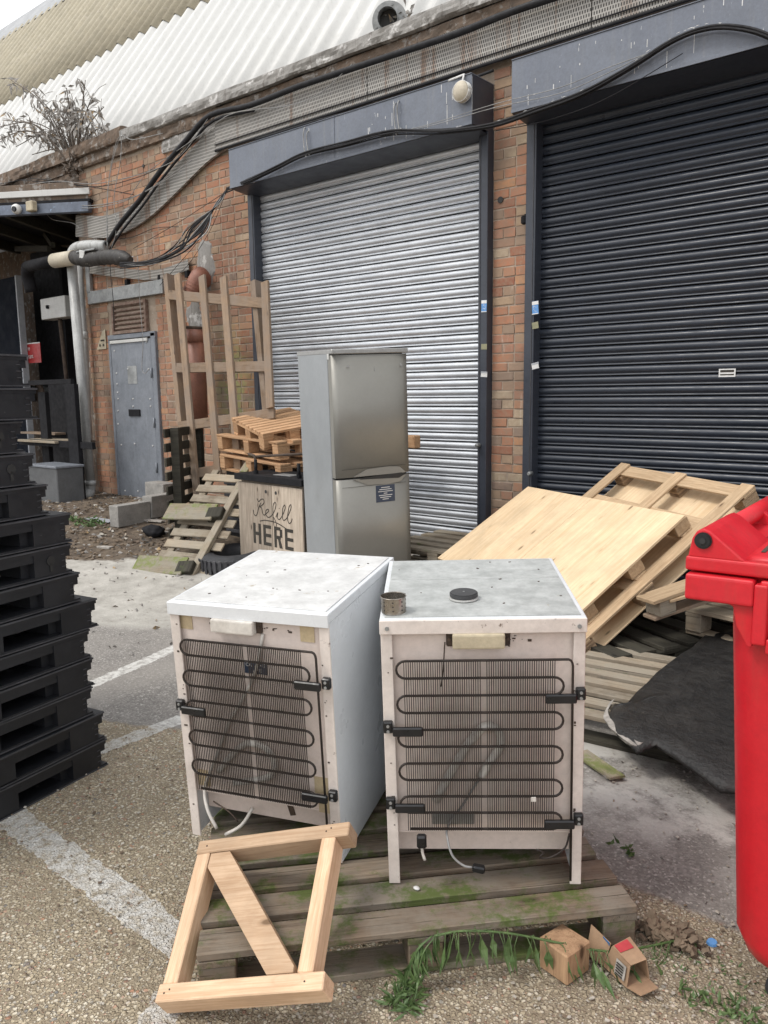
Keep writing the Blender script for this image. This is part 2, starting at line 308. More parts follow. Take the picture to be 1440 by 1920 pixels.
    e4 = lin(-.66, .75, -7.12, .2, 3)                   # soil by the door
    md = ramp(nt, L, e4, [(.0, 0.), (.06, 1.)])
    col = mix(nt, L, md, col, drt)
    # pale worn patches on the right tarmac
    pw = M2('MULTIPLY', ramp(nt, L, noise(nt, L, v, 2.3, 8, .72), [(.47, 0.), (.57, .85)]), ramp(nt, L, lin(0, 1, -2.35, .12), [(0, 0.), (.4, 1.)]))
    pw = M2('MULTIPLY', pw, gx)
    col = mix(nt, L, pw, col, (.52, .50, .465))
    # dark brown tone on the ground between the pallets
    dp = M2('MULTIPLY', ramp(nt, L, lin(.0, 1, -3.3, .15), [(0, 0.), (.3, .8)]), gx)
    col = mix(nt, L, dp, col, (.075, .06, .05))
    # worn white lines: (point, direction angle, half width, from, to)
    for (px_, py_, ang, hw, a0, a1) in ((-2.90, 1.235, -1., .060, -1.2, 1.15), (-3.14, 2.0, 89, .048, -.45, .3), (-4.0, 2.48, 105, .050, -.6, .6), (-1.60, 1.0, -58, .05, -.1, .9)):
        ca, sa = math.cos(RD(ang)), math.sin(RD(ang))
        across = lin(-sa, ca, -(-sa*px_ + ca*py_), .03, 16, 8); along = lin(ca, sa, -(ca*px_ + sa*py_), .05, 9)
        A = M2('LESS_THAN', M2('ABSOLUTE', across, 0), hw)
        B = M2('MULTIPLY', M2('GREATER_THAN', along, a0), M2('LESS_THAN', along, a1))
        wear = ramp(nt, L, noise(nt, L, v, 24, 6, .75), [(.44, .96), (.62, .12)])
        wear2 = ramp(nt, L, edge, [(.0, .85), (.9, 1.)])
        col = mix(nt, L, M2('MULTIPLY', M2('MULTIPLY', A, B), M2('MULTIPLY', wear, wear2)), col, (.64, .63, .60))
    L.new(col, b.inputs['Base Color']); b.inputs['Roughness'].default_value = .85; b.inputs['Specular IOR Level'].default_value = .25
    nearm = M2('SUBTRACT', 1.0, mt)
    hgt = M2('ADD', M2('MULTIPLY', M2('MULTIPLY', edge, nearm), 1.6), M2('MULTIPLY', noise(nt, L, v, 30, 6, .7), 1.3))
    bump(nt, L, b, hgt, .8, .008)
ground_mat()

# ------------------------------------------------------------------ mesh helpers
def meshof(bm, name):
    me = bpy.data.meshes.new(name); bm.normal_update(); bm.to_mesh(me); bm.free(); return me
def link(name, me, mat=None, parent=None, M=None, smooth=False):
    o = bpy.data.objects.new(name, me); COL.objects.link(o)
    if mat and not me.materials: me.materials.append(MATS[mat])
    if smooth:
        for p in me.polygons: p.use_smooth = True
    if parent: o.parent = parent
    if M is not None: o.matrix_local = M
    return o
def thing(name, label, cat, M=None, group=None, kind=None):
    o = bpy.data.objects.new(name, None); COL.objects.link(o); o.empty_display_size = .1
    if M is not None: o.matrix_world = M
    tag(o, label, cat, group, kind); return o
def tag(o, label=None, cat=None, group=None, kind=None):
    if label: o['label'] = label
    if cat: o['category'] = cat
    if group: o['group'] = group
    if kind: o['kind'] = kind
    return o
def TR(x=0, y=0, z=0): return Matrix.Translation((x, y, z))
def RZ(a): return Matrix.Rotation(RD(a), 4, 'Z')
def RX(a): return Matrix.Rotation(RD(a), 4, 'X')
def RY(a): return Matrix.Rotation(RD(a), 4, 'Y')
def POSE(p, yaw, ty, tx): return Matrix.Translation(p) @ RZ(yaw) @ RY(ty) @ RX(tx)
def bbox_bm(bm, x0, x1, y0, y1, z0, z1, M=None):
    vs = [Vector((x, y, z)) for z in (z0, z1) for y in (y0, y1) for x in (x0, x1)]
    if M is not None: vs = [M @ v for v in vs]
    v = [bm.verts.new(p) for p in vs]
    for f in ((0, 2, 3, 1), (4, 5, 7, 6), (0, 1, 5, 4), (2, 6, 7, 3), (0, 4, 6, 2), (1, 3, 7, 5)): bm.faces.new([v[i] for i in f])
    return v
CACHE = {}
def boxmesh(l, w_, t, bev=.002, jit=0, seg=1):
    k = (round(l, 4), round(w_, 4), round(t, 4), bev, jit and rng.randint(0, 3), seg)
    if k in CACHE: return CACHE[k]
    bm = bmesh.new(); bbox_bm(bm, -l/2, l/2, -w_/2, w_/2, -t/2, t/2)
    if jit:
        for v in bm.verts: v.co += Vector((rng.uniform(-jit*2, jit*2), rng.uniform(-jit, jit), rng.uniform(-jit, jit)*.5))
    if bev: bmesh.ops.bevel(bm, geom=bm.edges[:], offset=bev, segments=seg, affect='EDGES', profile=.6)
    me = meshof(bm, 'box'); CACHE[k] = me; return me
def box(name, c, s, mat, parent=None, M=None, bev=.002, jit=0, seg=1):
    """box centred at c (parent space) with size s; M rotates about c. Mesh data are shared per size and material"""
    base = boxmesh(*s, bev, jit, seg)
    k = (base.name, mat)
    if k not in CACHE:
        me = base.copy(); me.materials.append(MATS[mat]); CACHE[k] = me
    T = Matrix.Translation(c)
    if M is not None: T = T @ M
    return link(name, CACHE[k], None, parent, T)
def smoothmesh(me):
    for p in me.polygons: p.use_smooth = True
def sweep(bm, pts, r, n=6, cap=True):
    pts = [Vector(p) for p in pts]; rings = []
    prev = None
    for i, p in enumerate(pts):
        t = (pts[min(i+1, len(pts)-1)] - pts[max(i-1, 0)])
        if t.length < 1e-9: t = Vector((0, 0, 1))
        t.normalize()
        if prev is None:
            a = Vector((0, 0, 1)) if abs(t.z) < .9 else Vector((1, 0, 0)); nrm = t.cross(a).normalized()
        else:
            nrm = prev - t*prev.dot(t)
            if nrm.length < 1e-6: nrm = t.orthogonal()
            nrm.normalize()
        prev = nrm; bn = t.cross(nrm)
        rr = r[i] if isinstance(r, (list, tuple)) else r
        rings.append([bm.verts.new(p + nrm*(rr*math.cos(2*math.pi*k/n)) + bn*(rr*math.sin(2*math.pi*k/n))) for k in range(n)])
    for a, b in zip(rings, rings[1:]):
        for k in range(n):
            f = bm.faces.new((a[k], a[(k+1) % n], b[(k+1) % n], b[k])); f.smooth = True
    if cap:
        bm.faces.new(rings[0][::-1]); bm.faces.new(rings[-1])
def tube(name, pts, r, mat, parent=None, n=8, M=None):
    bm = bmesh.new(); sweep(bm, pts, r, n); return link(name, meshof(bm, name), mat, parent, M)
def cr(pts, k=6):
    """Catmull-Rom through points"""
    P = [Vector(p) for p in pts]; P = [P[0]*2-P[1]] + P + [P[-1]*2-P[-2]]; out = []
    for i in range(1, len(P)-2):
        for j in range(k):
            t = j/k; a, b, c, d = P[i-1:i+3]
            out.append(.5*((2*b) + (c-a)*t + (2*a-5*b+4*c-d)*t*t + (3*b-a-3*c+d)*t*t*t))
    out.append(P[-2]); return out
def prism(name, poly, y0, y1, mat, parent=None, M=None, bev=0):
    """polygon in xz extruded along y"""
    bm = bmesh.new(); a = [bm.verts.new((x, y0, z)) for x, z in poly]; b = [bm.verts.new((x, y1, z)) for x, z in poly]
    bm.faces.new(a); bm.faces.new(b[::-1])
    for i in range(len(poly)): j = (i+1) % len(poly); bm.faces.new((a[j], a[i], b[i], b[j]))
    bmesh.ops.recalc_face_normals(bm, faces=bm.faces)
    if bev: bmesh.ops.bevel(bm, geom=bm.edges[:], offset=bev, segments=2, affect='EDGES', profile=.6)
    return link(name, meshof(bm, name), mat, parent, M)
def disc_cyl(name, r, h, mat, parent=None, M=None, n=24, bev=.0):
    bm = bmesh.new(); bmesh.ops.create_cone(bm, cap_ends=True, segments=n, radius1=r, radius2=r, depth=h)
    if bev: bmesh.ops.bevel(bm, geom=[e for e in bm.edges if abs(e.verts[0].co.z-e.verts[1].co.z) < 1e-6], offset=bev, segments=2, affect='EDGES')
    return link(name, meshof(bm, name), mat, parent, M)
def text(name, s, size, mat, parent, M, bold=0, align='LEFT'):
    c = bpy.data.curves.new(name, 'FONT'); c.body = s; c.size = size; c.extrude = .0006; c.offset = bold; c.align_x = align
    tmp = bpy.data.objects.new(name, c); COL.objects.link(tmp)
    me = bpy.data.meshes.new_from_object(tmp); bpy.data.objects.remove(tmp); me.materials.clear()
    return link(name, me, mat, parent, M)
VERT = Matrix.Rotation(RD(90), 4, 'X')     # stands a flat thing up, facing -y

# ------------------------------------------------------------------ ground
def ground():
    def axis(lo, hi, a, b, st):
        v = []; x = lo
        while x < a: v.append(x); x += max(st, (a-x)*.25)
        x = a
        while x < b: v.append(x); x += st
        while x < hi: v.append(x); x += max(st, (x-b)*.25)
        v.append(hi); return v
    xs = axis(-80, 80, -14, 2, .16); ys = axis(-80, 90, 0, 6.4, .16)
    bm = bmesh.new(); g = []
    from mathutils import noise as mn
    for y in ys:
        row = []
        for x in xs:
            z = gz(x, y)
            dv = -x*.66 + y*.75
            if dv > 7.2 and y < 8: z += .03*mn.noise(Vector((x*2.2, y*2.2, 0)))*ss(7.2, 7.8, dv)
            z += .006*mn.noise(Vector((x*1.3, y*1.3, 3)))*ss(2.8, 4, dv)
            row.append(bm.verts.new((x, y, z)))
        g.append(row)
    for a, b in zip(g, g[1:]):
        for i in range(len(xs)-1): f = bm.faces.new((a[i], a[i+1], b[i+1], b[i])); f.smooth = True
    tag(link('ground', meshof(bm, 'ground'), 'yard_ground'), kind='structure')
ground()

# ------------------------------------------------------------------ brick wall
BH, BL, HL = .065, .215, .1025          # brick height, stretcher, header
PZ = .0755
DX0, DX1, DZ1 = -9.24, -8.22, 2.32      # door opening
SX0, SX1 = -6.42, -3.55                 # silver shutter opening
KX0 = -3.205                            # dark shutter opening left edge
wall = thing('brick_wall', 'weathered red and brown brick warehouse wall behind the shutters, with rendered top', 'wall', TR(0, W, 0))
def build_wall():
    bm = bmesh.new()
    D = .0055
    for (x0, x1, z0, z1) in ((-9.74, DX0, -.1, 4.42), (DX0, DX1, DZ1, 4.42), (DX1, SX0, -.1, 4.42), (SX0, SX1, 3.62, 4.42), (SX1, KX0, -.1, 4.42), (KX0, 3.6, 3.62, 4.42), (-22, -9.74, 4.02, 4.42)):
        bbox_bm(bm, x0, x1, D, .33, z0, z1)
    link('mortar', meshof(bm, 'mortar'), 'mortar', wall)
    bx = {}
    def bmesh_of(l):
        k = round(l, 3)
        if k not in bx:
            vs = []
            for q in range(4):
                b2 = bmesh.new(); bbox_bm(b2, -l/2, l/2, 0, .03, -BH/2, BH/2)
                for v in b2.verts:
                    if v.co.y < .01: v.co += Vector((rng.uniform(-.003, .003), rng.uniform(-.002, .002), rng.uniform(-.003, .003)))
                bmesh.ops.bevel(b2, geom=[e for e in b2.edges if all(v.co.y < .01 for v in e.verts)], offset=.004, segments=1, affect='EDGES')
                me = meshof(b2, 'brick'); me.materials.append(MATS['brick']); vs.append(me)
            bx[k] = vs
        return rng.choice(bx[k])
    rects = []
    def fill(x0, x1, z0, z1):
        row = math.ceil(z0/PZ); 
        while row*PZ + BH < z1:
            z = row*PZ + BH/2
            kind = [BL, HL][row % 2] if (row % 6) in (0, 1, 2, 3) else BL
            x = -30 + (0 if row % 2 else .056)
            step = kind + .0105
            n = math.floor((x0 - x)/step); x += n*step
            while x < x1:
                a, b = max(x, x0), min(x+kind, x1)
                if b - a > .04: rects.append((a, b, z))
                x += step
            row += 1
    fill(-9.74, DX0-.005, .12, 3.62); fill(DX0, DX1, 2.80, 3.62); fill(DX1+.005, SX0-.004, .1, 4.12); fill(-9.74, SX0-.004, 3.64, 4.12) if 0 else fill(-9.74, DX1, 3.64, 4.42); fill(DX1+.005, -6.95, 4.12, 4.42)
    fill(SX1+.004, KX0-.004, 0, 4.10); fill(SX1-.3, KX0+.3, 4.10, 4.12)
    # skip what the plaster patch and the steel trough hide
    cen = Vector((-3.4, W, 2))
    rects.sort(key=lambda r: (Vector(((r[0]+r[1])/2, W, r[2])) - CAM).length / max(.02, (r[1]-r[0])))
    rest = bmesh.new()
    for i, (a, b, z) in enumerate(rects):
        c = Vector(((a+b)/2, rng.uniform(-.003, .003), z))
        if i < 300:
            o = bpy.data.objects.new('brick', bmesh_of(round((b-a), 2) - .0)); COL.objects.link(o); o.parent = wall
            o.location = c; o.rotation_euler = (0, rng.uniform(-.01, .01), 0)
        else:
            v = bbox_bm(rest, c.x-(b-a)/2, c.x+(b-a)/2, c.y, c.y+.03, z-BH/2, z+BH/2)
            for q in v:
                if q.co.y < .02: q.co += Vector((rng.uniform(-.003, .003), rng.uniform(-.002, .002), rng.uniform(-.003, .003)))
    o = link('brick_courses', meshof(rest, 'bricks'), 'brick_joined', wall); o['kind'] = 'stuff'
build_wall()
from mathutils import noise as mnoise
def rough_slab(name, x0, x1, y0, y1, zf0, zf1, mat, parent, seed=0, amp=.02, st=.06):
    """lumpy rendered strip: front face and top, zf0/zf1 give bottom and top height at x"""
    bm = bmesh.new(); n = max(2, int((x1-x0)/st)); prof = []
    for i in range(n+1):
        x = x0 + (x1-x0)*i/n; a, b = zf0(x), zf1(x)
        pts = [(y0+.05, a), (y0+.006, a+.004)] + [(y0, a+(b-a)*t) for t in (.2, .4, .6, .8)] + [(y0+.004, b-.008), (y0+.03, b), (y1, b+.01)]
        row = []
        for j, (y, z) in enumerate(pts):
            d = (mnoise.fractal(Vector((x*2.5, z*6+seed, j*.3)), 1, 2, 4) + .9*mnoise.noise(Vector((x*14, z*18+seed, j*.2))))*amp*.8
            row.append(bm.verts.new((x, y + d, z + (d*.7 if j in (0, 1, 6, 7, 8) else 0))))
        prof.append(row)
    for a, b in zip(prof, prof[1:]):
        for j in range(len(a)-1): bm.faces.new((a[j], b[j], b[j+1], a[j+1]))
    bm.faces.new(prof[0]); bm.faces.new(prof[-1][::-1])
    bmesh.ops.recalc_face_normals(bm, faces=bm.faces)
    return link(name, meshof(bm, name), mat, parent)
def hjit(k): return lambda x: .012*mnoise.noise(Vector((x*1.7, k, 0)))
rough_slab('coping', -8.62, 3.6, -.10, .32, lambda x: 4.535+hjit(1)(x), lambda x: 4.655+hjit(2)(x), 'render', wall, 1, .022, .04)
rough_slab('coping_course', -6.95, 3.6, -.045, .02, lambda x: 4.425, lambda x: 4.54, 'render_brown', wall, 31, .022, .04)
rough_slab('coping', -22, -8.60, -.10, .32, lambda x: 4.54+hjit(3)(x), lambda x: 4.70+hjit(4)(x)*2, 'render_brown', wall, 5, .025, .04)
rough_slab('coping_course', -22, -6.9, -.05, .02, lambda x: 4.41, lambda x: 4.55, 'render_brown', wall, 41, .025, .04)
rough_slab('render_band', -7.9, -6.3, -.035, .02, lambda x: 4.27 + .08*ss(-7.6, -6.6, x), lambda x: 4.42, 'render', wall, 9, .02, .04)
rough_slab('render_band', -22, -9.72, -.03, .02, lambda x: 4.10, lambda x: 4.42, 'render_brown', wall, 12, .022, .04)
# plaster round the door head and old pipe hole
def blob(name, cx, cz, rx, rz, mat, parent, seed=0, depth=.012):
    bm = bmesh.new(); c = bm.verts.new((cx, -depth, cz)); ring = []; n = 22; mid = []
    for i in range(n):
        a = 2*math.pi*i/n; k = 1 + .35*mnoise.noise(Vector((math.cos(a)*1.5+seed, math.sin(a)*1.5, 0))) + .25*mnoise.noise(Vector((math.cos(a)*6+seed, math.sin(a)*6, 4)))
        ring.append(bm.verts.new((cx+rx*k*math.cos(a), .012, cz+rz*k*math.sin(a))))
        mid.append(bm.verts.new((cx+rx*.8*k*math.cos(a), -depth*.8, cz+rz*.8*k*math.sin(a))))
    for i in range(n):
        j = (i+1) % n; bm.faces.new((ring[i], mid[i], mid[j], ring[j])); bm.faces.new((mid[i], c, mid[j]))
    bmesh.ops.recalc_face_normals(bm, faces=bm.faces)
    return link(name, meshof(bm, name), mat, parent)
p = ony(385, 495, W); blob('plaster_patch', p.x, p.z-.02, .20, .32, 'render', wall, 3)
p = ony(365, 600, W); blob('plaster_patch', p.x, p.z, .16, .28, 'render', wall, 8)
p = ony(165, 455, W); blob('plaster_patch', p.x+.1, p.z, .30, .22, 'render_brown', wall, 5, .06)
# steel lintel over the door: trough bent round the left corner, and tray above it
gl, gr_ = ony(172, 562, W), ony(312, 541, W)
box('door_lintel', ((gl.x+gr_.x)/2, -.035, 2.83), (gr_.x-gl.x, .05, .16), 'galv', wall, bev=.006)
box('door_lintel', (gl.x+.03, -.035, 3.10), (.09, .05, .42), 'galv', wall, bev=.006)
p = ony(939, 375, W); disc_cyl('pipe_hole', .025, .02, 'seal_dark', wall, TR(p.x, 0, p.z) @ VERT)
disc_cyl('pipe_hole', .018, .02, 'seal_dark', wall, TR(-8.3, 0, 4.22) @ VERT)

# ------------------------------------------------------------------ perforated trunking along the wall head, sagging down on the left
tray = thing('perforated_trunking', 'rust streaked perforated steel trunking running along the wall head above the shutters', 'cable tray', TR(0, W, 0))
def tray_strip(pts, h, y, mat, name='side_panel', parent=tray, thick=.03):
    bm = bmesh.new(); rows = []
    for i, p in enumerate(pts):
        a = pts[max(0, i-1)]; b = pts[min(len(pts)-1, i+1)]; t = Vector((b[0]-a[0], 0, b[1]-a[1])).normalized(); nn = Vector((-t.z, 0, t.x))
        c = Vector((p[0], 0, p[1])); A, B = c - nn*h/2, c + nn*h/2
        rows.append([bm.verts.new((A.x, y+thick, A.z)), bm.verts.new((A.x, y, A.z)), bm.verts.new((B.x, y, B.z)), bm.verts.new((B.x, y+thick, B.z))])
    for a, b in zip(rows, rows[1:]):
        for j in range(3): bm.faces.new((a[j], b[j], b[j+1], a[j+1]))
    bmesh.ops.recalc_face_normals(bm, faces=bm.faces)
    return link(name, meshof(bm, name), mat, parent)
x = -6.9
for i in range(5):
    x1 = x + 2.1
    tray_strip([(x+.004, 4.265), (x1-.004, 4.265)], .33, -.075, 'perforated_steel')
    x = x1
tube('edge_strip', [(-6.9, -.085, 4.155), (3.6, -.085, 4.155)], .006, 'cable_black', tray, 5)
tube('edge_strip', [(-6.9, -.08, 4.098), (3.6, -.08, 4.098)], .014, 'cable_black', tray, 5)
def wl(x, y, dy=0): p = ony(x, y, W+dy); return p
sag = [wl(*q) for q in ((440, 250), (390, 285), (330, 345), (275, 395), (215, 425), (150, 425))]
sag = cr([(p.x, 0, p.z) for p in sag], 4)
tray_strip([(p.x, p.z) for p in sag], .26, -.06, 'perforated_steel')
fr = [wl(*q) for q in ((175, 505), (230, 512), (300, 516), (360, 497))]
tr2 = thing('short_trunking', 'short bent galvanised trunking above the grey door, drooping at its middle', 'cable tray', TR(0, W, 0))
tray_strip([(p.x, p.z) for p in cr([(q.x, 0, q.z) for q in fr], 4)], .11, -.05, 'perforated_steel', 'side_panel', tr2)
for q in ((243, 530), (305, 522), (356, 515)):
    p = wl(*q); box('hook', (p.x, -.03, p.z), (.05, .05, .07), 'black_matt', tr2)

# ------------------------------------------------------------------ roof
roof = thing('corrugated_roof', 'steep corrugated sheet roof above the wall, white lower sheets, stained cream upper sheets', 'roof')
RA = RD(54); RP0 = Vector((0, W+.28, 4.60)); RS = Vector((0, math.cos(RA), math.sin(RA))); RN = Vector((0, -math.sin(RA), math.cos(RA)))
def sheet_mesh(width, l0, l1, pitch, amp, lift, mat):
    bm = bmesh.new(); per = 14; n = int(round(width/pitch))*per; rows = []
    for i in range(n+1):
        u = i/per; ph = (u % 1.0)
        h = amp*(.5-.5*math.cos(2*math.pi*ph))**2.0
        x = u*pitch; rows.append([bm.verts.new(Vector((x, 0, 0)) + RS*l + RN*(h+lift)) for l in (l0, (l0+l1)/2, l1)])
    for a, b in zip(rows, rows[1:]):
        for j in range(2): f = bm.faces.new((a[j], b[j], b[j+1], a[j+1])); f.smooth = True
    # visible lower edge thickness
    for a, b in zip(rows, rows[1:]):
        p, q = a[0].co - RN*.012, b[0].co - RN*.012
        bm.faces.new((a[0], bm.verts.new(p), bm.verts.new(q), b[0]))
    me = meshof(bm, 'sheet'); me.materials.append(MATS[mat]); return me
PITCH = .30
sw = PITCH*4
low = sheet_mesh(sw, -.35, 3.10, PITCH, .085, 0, 'roof_white'); up = sheet_mesh(sw, 2.95, 6.55, PITCH, .085, .022, 'roof_cream')
x = -31.
i = 0
while x < 3.6:
    dz = [0, .004, .002][i % 3]
    link('roof_sheet', low, None, roof, TR(x, RP0.y, RP0.z) @ Matrix.Translation(RN*dz))
    if x < -2: link('roof_sheet', up, None, roof, TR(x, RP0.y, RP0.z) @ Matrix.Translation(RN*dz + RS*rng.uniform(-.03, .03)))
    x += sw; i += 1
bm = bmesh.new()
q0 = RP0 + RS*6.42 + RN*.09; q1 = RP0 + RS*7.35 + RN*.05; q2 = q1 + Vector((0, 1.6, -.6))
for a, b in ((q0, q1), (q1, q2)):
    v = [bm.verts.new((-31, a.y, a.z)), bm.verts.new((3.6, a.y, a.z)), bm.verts.new((3.6, b.y, b.z)), bm.verts.new((-31, b.y, b.z))]; bm.faces.new(v)
link('ridge_flashing', meshof(bm, 'ridge'), 'roof_grey', roof)
bm = bmesh.new(); v = [bm.verts.new(p) for p in ((-31, q2.y, q2.z), (3.6, q2.y, q2.z), (3.6, q2.y+.1, -.2), (-31, q2.y+.1, -.2))]; bm.faces.new(v)
link('rear_face', meshof(bm, 'rear'), 'roof_grey', roof)
for k in range(60):
    xx = -24 + k*.33; p = RP0 + RS*6.50 + RN*.085
    link('bolt', CACHE.setdefault('bolt', (lambda b: (bmesh.ops.create_icosphere(b, subdivisions=1, radius=.022), meshof(b, 'bolt'))[1])(bmesh.new())), 'roof_white', roof, TR(xx, p.y, p.z))

# round vent on the roof edge
vc = ony(731, 40, W+.05)
vent = thing('flanged_vent_pipe', 'grey flanged vent pipe end with a dark bore poking out over the roof edge', 'vent pipe', TR(*vc) @ RZ(30) @ RX(12))
disc_cyl('flange', .155, .015, 'galv', vent, VERT, 28, .003)
bm = bmesh.new(); bmesh.ops.create_cone(bm, cap_ends=False, segments=24, radius1=.085, radius2=.085, depth=.16)
link('pipe', meshof(bm, 'pipe'), 'galv', vent, TR(0, -.06, 0) @ VERT, True)
disc_cyl('bore', .078, .01, 'seal_dark', vent, TR(.0, -.03, .0) @ VERT, 24)
disc_cyl('body', .11, .5, 'galv', vent, TR(0, .26, 0) @ VERT, 24)
for a in range(6): disc_cyl('bolt', .009, .012, 'galv', vent, TR(.125*math.cos(a*1.047+.3), -.012, .125*math.sin(a*1.047+.3)) @ VERT, 8)
def leafmesh(bm, p, d, L_, w_, roll=0, curl=.25):
    d = d.normalized(); s = d.cross(Vector((math.sin(roll), math.cos(roll), .3))).normalized(); n = s.cross(d)
    a = bm.verts.new(p); m1 = p + d*L_*.4 - n*L_*curl*.2; b = bm.verts.new(m1 + s*w_/2); c = bm.verts.new(m1 - s*w_/2); m = bm.verts.new(m1 + n*w_*.12)
    e = bm.verts.new(p + d*L_ - n*L_*curl)
    for f in ((a, b, m), (a, m, c), (m, b, e), (m, e, c)): bm.faces.new(f)
bm = bmesh.new(); base = ony(760, 52, W+.12)
for k in range(70):
    q = base + Vector((rng.uniform(-.10, .10), rng.uniform(-.08, .1), rng.uniform(-.12, .14))); leafmesh(bm, q, Vector((rng.uniform(-1, 1), rng.uniform(-1, 1), rng.uniform(-.6, 1))), rng.uniform(.05, .13), rng.uniform(.015, .04), rng.uniform(0, 6))
tag(link('dead_leaf_clump', meshof(bm, 'leaves'), 'leaf_dead'), 'clump of dead leaves lodged on the coping beside the round vent', 'leaves')

# ------------------------------------------------------------------ roller shutters
def slat_profile_mesh(length, pitch, depth, mat):
    bm = bmesh.new(); n = 9; rows = []
    pts = [(0.0, .010), (.01, -.0085), (.05, -.0095), (.175, -.001)]
    for i in range(n+1):
        t = i/n; pts.append((.185 + .70*t, -depth*math.sin(math.pi*t)**.7))
    pts += [(.895, .012)]
    for z, y in pts: rows.append([bm.verts.new((x, y, z*pitch)) for x in (0, length)])
    for a, b in zip(rows, rows[1:]): f = bm.faces.new((a[0], a[1], b[1], b[0])); f.smooth = True
    bmesh.ops.recalc_face_normals(bm, faces=bm.faces)
    me = meshof(bm, 'slat'); me.materials.append(MATS[mat]); return me
def shutter(name, label, x0, x1, mat, rail, zt, hx0, hx1):
    sh = thing(name, label, 'roller shutter', TR(0, W, 0))
    rw = .085
    me = slat_profile_mesh(x1-x0-2*rw+.04, .0762, .017, mat)
    z = -.07; 
    while z < zt:
        o = link('slat', me, None, sh, TR(x0+rw-.02, .030 + rng.uniform(-.0015, .0015), z) @ Matrix.Rotation(rng.uniform(-.0009, .0009), 4, 'Y') @ RX(rng.gauss(0, .5))); z += .0762
    box('gap_shade_sheet', ((x0+x1)/2, .085, 1.75), (x1-x0-.04, .01, 3.7), 'seal_dark', sh, bev=0)  # black sheet whose colour stands in for the shade between slats
    for xx, s in ((x0, 1), (x1-rw, -1)):
        box('guide_rail', (xx+rw/2, -.028, 1.78), (rw, .11, 3.7), rail, sh, bev=.004)
        box('guide_rail', (xx+(rw-.018 if s > 0 else .018), -.0855, 1.78), (.006, .006, 3.66), 'black_edge', sh, bev=.001)
    # hood: front, ends, sloping soffit, top
    b0, t0 = 3.60, 3.96
    yf = -.31
    n = max(1, int(round((hx1-hx0)/1.9)))
    for k in range(n):
        a = hx0 + (hx1-hx0)*k/n; b = hx0 + (hx1-hx0)*(k+1)/n
        box('hood_panel', ((a+b)/2, yf, (b0+t0)/2), (b-a-.004, .006, t0-b0), 'header_paint', sh, bev=.0015)
    box('hood_top', ((hx0+hx1)/2, yf/2+.0, t0+.004), (hx1-hx0, -yf+.02, .006), 'header_paint', sh, bev=.001)
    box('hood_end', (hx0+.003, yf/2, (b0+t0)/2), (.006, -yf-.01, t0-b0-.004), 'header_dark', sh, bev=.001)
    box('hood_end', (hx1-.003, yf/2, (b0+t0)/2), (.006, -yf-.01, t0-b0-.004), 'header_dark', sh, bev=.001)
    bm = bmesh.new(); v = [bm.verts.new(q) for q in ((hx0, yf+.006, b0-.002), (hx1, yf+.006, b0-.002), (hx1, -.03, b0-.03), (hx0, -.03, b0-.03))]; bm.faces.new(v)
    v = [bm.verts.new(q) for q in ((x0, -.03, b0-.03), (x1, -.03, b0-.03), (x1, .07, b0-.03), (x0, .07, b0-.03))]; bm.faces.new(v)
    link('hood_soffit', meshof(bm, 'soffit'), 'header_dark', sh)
    box('hood_flange', ((hx0+hx1)/2, yf-.004, b0+.012), (hx1-hx0, .004, .024), 'header_paint', sh, bev=.001)
    return sh
sil = shutter('silver_roller_shutter', 'silver galvanised roller shutter, closed, behind the tall grey fridge freezer', SX0, SX1, 'slat_silver', 'header_dark', 3.56, SX0+.01, SX1-.0)
drk = shutter('dark_roller_shutter', 'wide dark navy roller shutter, closed, behind the tilted plywood pallets', KX0, 3.4, 'slat_dark', 'header_dark', 3.56, KX0, 3.4)
def sticker(parent, x, z, w_, h, mat, rot=0, y=-.0855, name='sticker'):
    return box(name, (x, y, z), (w_, .0012, h), mat, parent, RY(rot), bev=0)
def rail_stickers(sh, xpx, rows):
    for (yp, w_, h, mats, rot) in rows:
        p = ony(xpx, yp, W-.09)
        o = sticker(sh, p.x, p.z, w_, h, mats[0], rot)
        if len(mats) > 1:
            sticker(sh, p.x, p.z+h*.36, w_*1.0, h*.26, mats[1], rot, -.0868)
            sticker(sh, p.x, p.z-h*.46, w_*1.0, h*.07, mats[1], rot, -.0868)
            for k in range(8): sticker(sh, p.x+rng.uniform(-.3, .3)*w_, p.z+rng.uniform(-.38, .18)*h, .006, .004, 'white_paint', 0, -.0868, 'print_mark')
rail_stickers(sil, 907, ((574, .05, .095, ('sticker_blue', 'white_paint'), 2), (650, .055, .045, ('sticker_tan',), 2), (702, .06, .045, ('white_paint', 'grey_ink'), 4)))
rail_stickers(drk, 1003, ((577, .055, .10, ('sticker_blue', 'white_paint'), -4), (610, .055, .05, ('sticker_tan',), -8), (686, .06, .05, ('white_paint', 'grey_ink'), -12)))
p = ony(1363, 699, W+.01)
o = sticker(drk, p.x, p.z, .11, .055, 'white_paint', 0, .014, 'maker_plate'); 
for k in range(2): sticker(drk, p.x, p.z+.012-.024*k, .09, .009 if k else .016, 'ink', 0, .0128, 'print_mark')
p = ony(996, 903, W-.09)
for sh_, xx in ((drk, p.x), (sil, ony(906, 836, W-.09).x-.04)):
    lk = link('bullet_lock', meshof((lambda b: (sweep(b, [(0, 0, 0), (0, -.04, 0), (0, -.055, 0)], [.018, .018, .012], 10), b)[1])(bmesh.new()), 'lock'), 'galv', sh_, TR(xx, -.086, .92 if sh_ == drk else 1.13))
